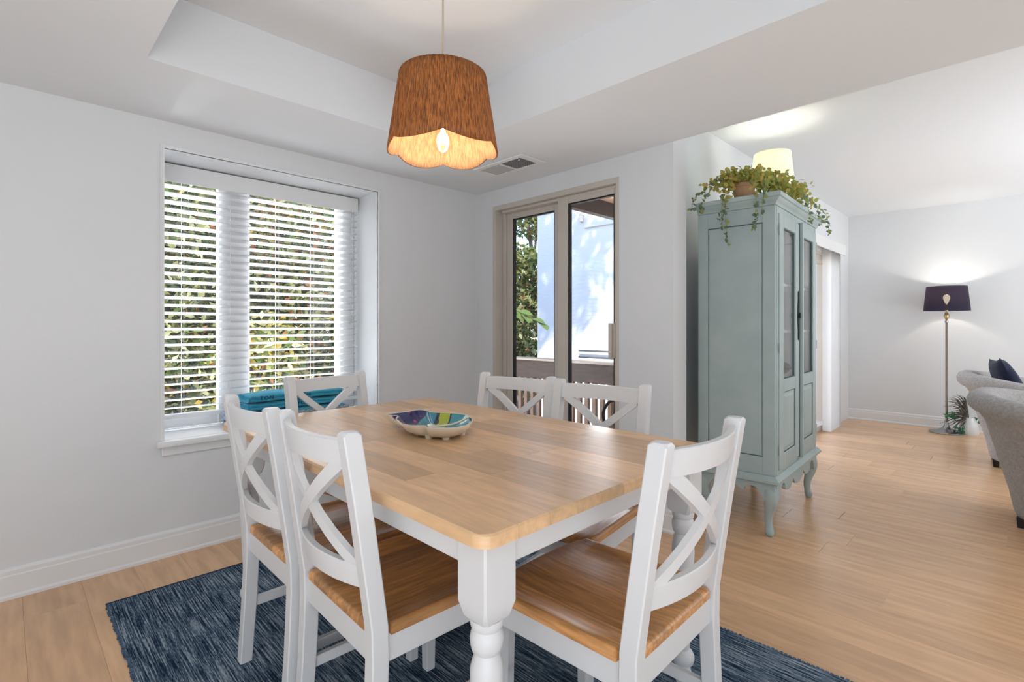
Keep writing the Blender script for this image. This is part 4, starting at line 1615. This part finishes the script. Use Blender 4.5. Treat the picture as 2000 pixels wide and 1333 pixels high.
# neighbouring house
nh = thing('neighbouring_house', 'white stucco house wall in dappled sun beyond the balcony', 'house', (8.0, 0, 0))
bm = new_bm()
box(bm, (0, 1.72, -3), (0.3, 7.27, 6.5))
finish('wall', bm, STUCCO, nh, smooth=0)
bm = new_bm()
box(bm, (-0.05, 2.0, 3.02), (0.0, 6.02, 3.12), 0.01)
finish('ledge', bm, STUCCO, nh, smooth=0)
for k in range(3):
    bm = new_bm()
    tube(bm, [(-0.18 + 0.03 * k, 5.98 + 0.13 * k * 0.3, 3.16 + k * 0.06), (-0.01, 6.10 - 0.02 * k, 3.17 + k * 0.06)], 0.032, 10)
    finish('roof_tile', bm, TILE, nh)
for z in (0.66, 0.54):
    bm = new_bm()
    tube(bm, [(-0.08, 5.0, z), (-0.08, 6.12, z)], 0.018, 8)
    finish('pipe', bm, mat('dark_pipe', (0.08, 0.08, 0.09), 0.5), nh)

# ------------------------------------------------------------------ outside: ground, fence, trees
bm = new_bm()
box(bm, (-14, 3.6, -1.3), (24, 26, -1.2))
g = finish('garden_ground', bm, SOIL, smooth=0)
tag(g, 'dark soil ground of the garden outside the window', 'ground', kind='structure')
fence = thing('garden_fence', 'dark weathered board fence behind the shrubs outside the window', 'fence', (0, 9.6, -1.2))
fb = None
for k in range(46):
    x = -2.0 + k * 0.155
    if fb is None:
        bm = new_bm()
        box(bm, (-0.07, -0.012, 0.0), (0.07, 0.012, 1.75), 0.004)
        fb = finish('board', bm, FENCEM, fence, loc=(x, 0, 0))
    else:
        c = fb.copy()
        COL.objects.link(c)
        c.location = (x, random.uniform(-0.004, 0.004), random.uniform(-0.01, 0.01))
bm = new_bm()
box(bm, (-2.1, 0.016, 0.4), (5.2, 0.06, 0.5))
box(bm, (-2.1, 0.016, 1.3), (5.2, 0.06, 1.4))
finish('fence_rail', bm, FENCEM, fence, smooth=0)

nrng = np.random.default_rng(5)


def foliage_mesh(blobs, size, weights):
    """thousands of folded two-triangle leaves in ellipsoid clusters"""
    C, K = [], []
    for (c, r, n) in blobs:
        d = nrng.normal(size=(n, 3))
        d /= np.linalg.norm(d, axis=1)[:, None]
        rad = nrng.random(n) ** 0.45
        C.append(np.array(c) + d * rad[:, None] * np.array(r))
        w = np.array(weights, float) * nrng.uniform(0.3, 1.7, len(weights))
        K.append(nrng.choice(len(weights), n, p=w / w.sum()))
    C = np.concatenate(C)
    K = np.concatenate(K)
    n = len(C)
    nr = nrng.normal(size=(n, 3)) + np.array([0, -0.3, 0.8])
    nr /= np.linalg.norm(nr, axis=1)[:, None]
    t = np.cross(nr, nrng.normal(size=(n, 3)))
    t /= np.linalg.norm(t, axis=1)[:, None]
    b = np.cross(nr, t)
    s = size * nrng.uniform(0.6, 1.35, n)[:, None]
    V = np.stack([C - b * s, C + t * s * 0.5 + nr * s * 0.15, C + b * s, C - t * s * 0.5 + nr * s * 0.15], 1).reshape(-1, 3)
    i = np.arange(n)[:, None] * 4
    Fc = np.concatenate([i + [0, 1, 2], i + [0, 2, 3]], 1).reshape(-1, 3)
    me = bpy.data.meshes.new('foliage')
    me.vertices.add(len(V))
    me.vertices.foreach_set('co', V.ravel())
    me.loops.add(len(Fc) * 3)
    me.loops.foreach_set('vertex_index', Fc.ravel().astype(np.int32))
    me.polygons.add(len(Fc))
    me.polygons.foreach_set('loop_start', np.arange(len(Fc), dtype=np.int32) * 3)
    me.polygons.foreach_set('material_index', np.repeat(K, 2).astype(np.int32))
    me.update()
    me.validate()
    return me


def tree(name, label, cat, base, trunk_pts, blobs, size, weights, group=None, r0=0.10, branches=True):
    t = thing(name, label, cat, base, group=group)
    bm = new_bm()
    m = len(trunk_pts)
    tube(bm, spline(trunk_pts, 5), [r0 * (1 - 0.7 * i / ((m - 1) * 5)) for i in range((m - 1) * 5 + 1)], 8)
    finish('trunk', bm, BARK, t, smooth=180)
    if branches:
        top = Vector(trunk_pts[-2])
        for c, r, n in blobs:
            bm = new_bm()
            c = Vector(c)
            mid = (top + c) / 2 + Vector((0, 0, 0.15))
            tube(bm, spline([tuple(top), tuple(mid), tuple(c)], 5), [r0 * 0.4 * (1 - 0.08 * i) for i in range(11)], 6)
            finish('branch', bm, BARK, t, smooth=180)
    o = link_mesh('foliage', foliage_mesh(blobs, size, weights), LEAF, t, smooth=0)
    o['kind'] = 'stuff'
    return t


GZ_ = -1.2
# weights: green dark olive yellow orange pale
tree('garden_shrub', 'green and ochre shrub close outside the left window half', 'shrub', (1.25, 6.4, GZ_), [(0, 0, 0), (0.05, 0.1, 1.0), (0, 0, 2.0)],
     [((-0.2, 0, 1.9), (0.8, 0.5, 0.8), 2600), ((0.4, 0.2, 2.7), (0.8, 0.5, 0.7), 2200), ((-0.1, 0.3, 3.6), (0.9, 0.6, 0.8), 2400)], 0.055, (3, 2.5, 3, 0.4, 0.25, 2.2), 'shrubs outside the window')
tree('garden_shrub', 'orange tinged tall shrub outside the right window half', 'shrub', (2.75, 6.6, GZ_), [(0, 0, 0), (-0.05, 0.1, 1.2), (0, 0, 2.2)],
     [((-0.3, 0, 1.7), (0.8, 0.5, 0.8), 2600), ((0.2, 0.1, 2.6), (0.9, 0.5, 0.8), 2600), ((-0.2, 0.2, 3.6), (0.9, 0.6, 0.8), 2600)], 0.055, (2, 2.5, 3, 0.8, 1.1, 2.0), 'shrubs outside the window')
tree('garden_shrub', 'yellow leaved low shrub outside between the window halves', 'shrub', (1.85, 5.7, GZ_), [(0, 0, 0), (0.05, 0, 0.9), (0, 0, 1.7)],
     [((0, 0, 1.25), (0.6, 0.4, 0.6), 1500), ((0.1, 0, 2.0), (0.5, 0.4, 0.5), 900)], 0.05, (2, 1.5, 3, 1.6, 0.3, 3.0), 'shrubs outside the window')
tree('garden_tree', 'dense dark tree behind the shrubs outside the window', 'tree', (2.0, 8.6, GZ_), [(0, 0, 0), (0.1, 0, 1.6), (0, 0.1, 3.4), (0.2, 0, 4.6)],
     [((-1.0, 0, 3.2), (1.5, 0.7, 1.4), 3500), ((1.2, 0, 3.4), (1.6, 0.7, 1.4), 3500), ((0.1, 0, 5.0), (2.0, 0.8, 1.3), 3500), ((0.3, 0, 1.7), (2.4, 0.5, 0.9), 3500)], 0.085, (2, 4, 2, 0.2, 0.4, 0.6), 'trees in the garden', 0.16)
tree('garden_tree', 'leafy green tree beside the stucco house seen through the left door pane', 'tree', (9.75, 9.3, GZ_), [(0, 0, 0), (-0.1, 0, 2.0), (0.3, 0.0, 3.6), (0.1, 0, 5.2)],
     [((-0.5, 0, 2.4), (1.0, 0.7, 1.0), 2600), ((0.5, -0.1, 3.0), (0.9, 0.7, 0.8), 1700), ((-0.3, 0, 3.9), (0.9, 0.7, 0.6), 1300), ((0.5, 0, 5.2), (0.9, 0.7, 0.6), 1000), ((0.1, 0, 1.2), (1.5, 0.6, 0.8), 2400)],
     0.085, (4, 2, 3.5, 0.4, 0.25, 3.0), 'trees in the garden', 0.13)
tree('garden_tree', 'overhanging tree whose crown dapples the stucco wall', 'tree', (3.45, 6.3, GZ_), [(0, 0, 0), (0.1, 0, 2.4), (0.5, -0.3, 4.8), (1.0, -0.8, 6.4)],
     [((1.6, -1.7, 6.6), (1.0, 0.9, 0.5), 640), ((2.2, -0.6, 6.9), (1.0, 0.9, 0.5), 560), ((1.0, -0.9, 7.2), (1.0, 0.9, 0.6), 640), ((2.6, -2.2, 7.2), (0.9, 0.8, 0.5), 360)], 0.11, (4, 3, 3, 0.5, 0.3, 1), 'trees in the garden', 0.14)

# leafy branch with broad leaves hanging into the left door pane
br = thing('leafy_branch', 'broad green leaves on a branch reaching in front of the stucco wall', 'branch', (4.55, 4.62, 1.36))
bm = new_bm()
tube(bm, spline([(-0.10, 0.30, 0.16), (0.0, 0.12, 0.06), (0.06, 0.0, 0.0), (0.17, -0.20, -0.12), (0.25, -0.34, -0.20)], 6), 0.006, 6)
finish('stem', bm, BARK, br, smooth=180)
lm = new_bm()
pr = [(0, 0), (0.35, 0.16), (0.50, 0.42), (0.42, 0.72), (0, 1.12), (-0.42, 0.72), (-0.50, 0.42), (-0.35, 0.16)]
vs2 = [lm.verts.new((x * 0.17, y * 0.17, 0.03 * abs(x) - 0.02 * y * y)) for x, y in pr]
mid = lm.verts.new((0, 0.17 * 0.5, -0.008))
for i in range(len(vs2)):
    lm.faces.new((vs2[i], vs2[(i + 1) % len(vs2)], mid))
leaf0 = finish('leaf', lm, BIGLEAF, br, smooth=180)
LV = [(0.02, 0.10, 0.06, 60, 20, 150), (0.0, 0.06, 0.03, 70, -15, 200), (0.06, 0.0, 0.0, 50, 10, 170), (0.10, -0.08, -0.04, 80, 20, 215), (0.14, -0.14, -0.08, 60, -20, 165),
      (0.19, -0.22, -0.13, 75, 10, 200), (0.24, -0.30, -0.18, 65, -10, 175), (-0.05, 0.20, 0.10, 75, 10, 190)]
for k, (x, y, z, a, b, c) in enumerate(LV):
    o = leaf0 if k == 0 else leaf0.copy()
    if k:
        COL.objects.link(o)
    o.location = (x, y, z)
    o.rotation_euler = (R(a - 90), R(b), R(c))
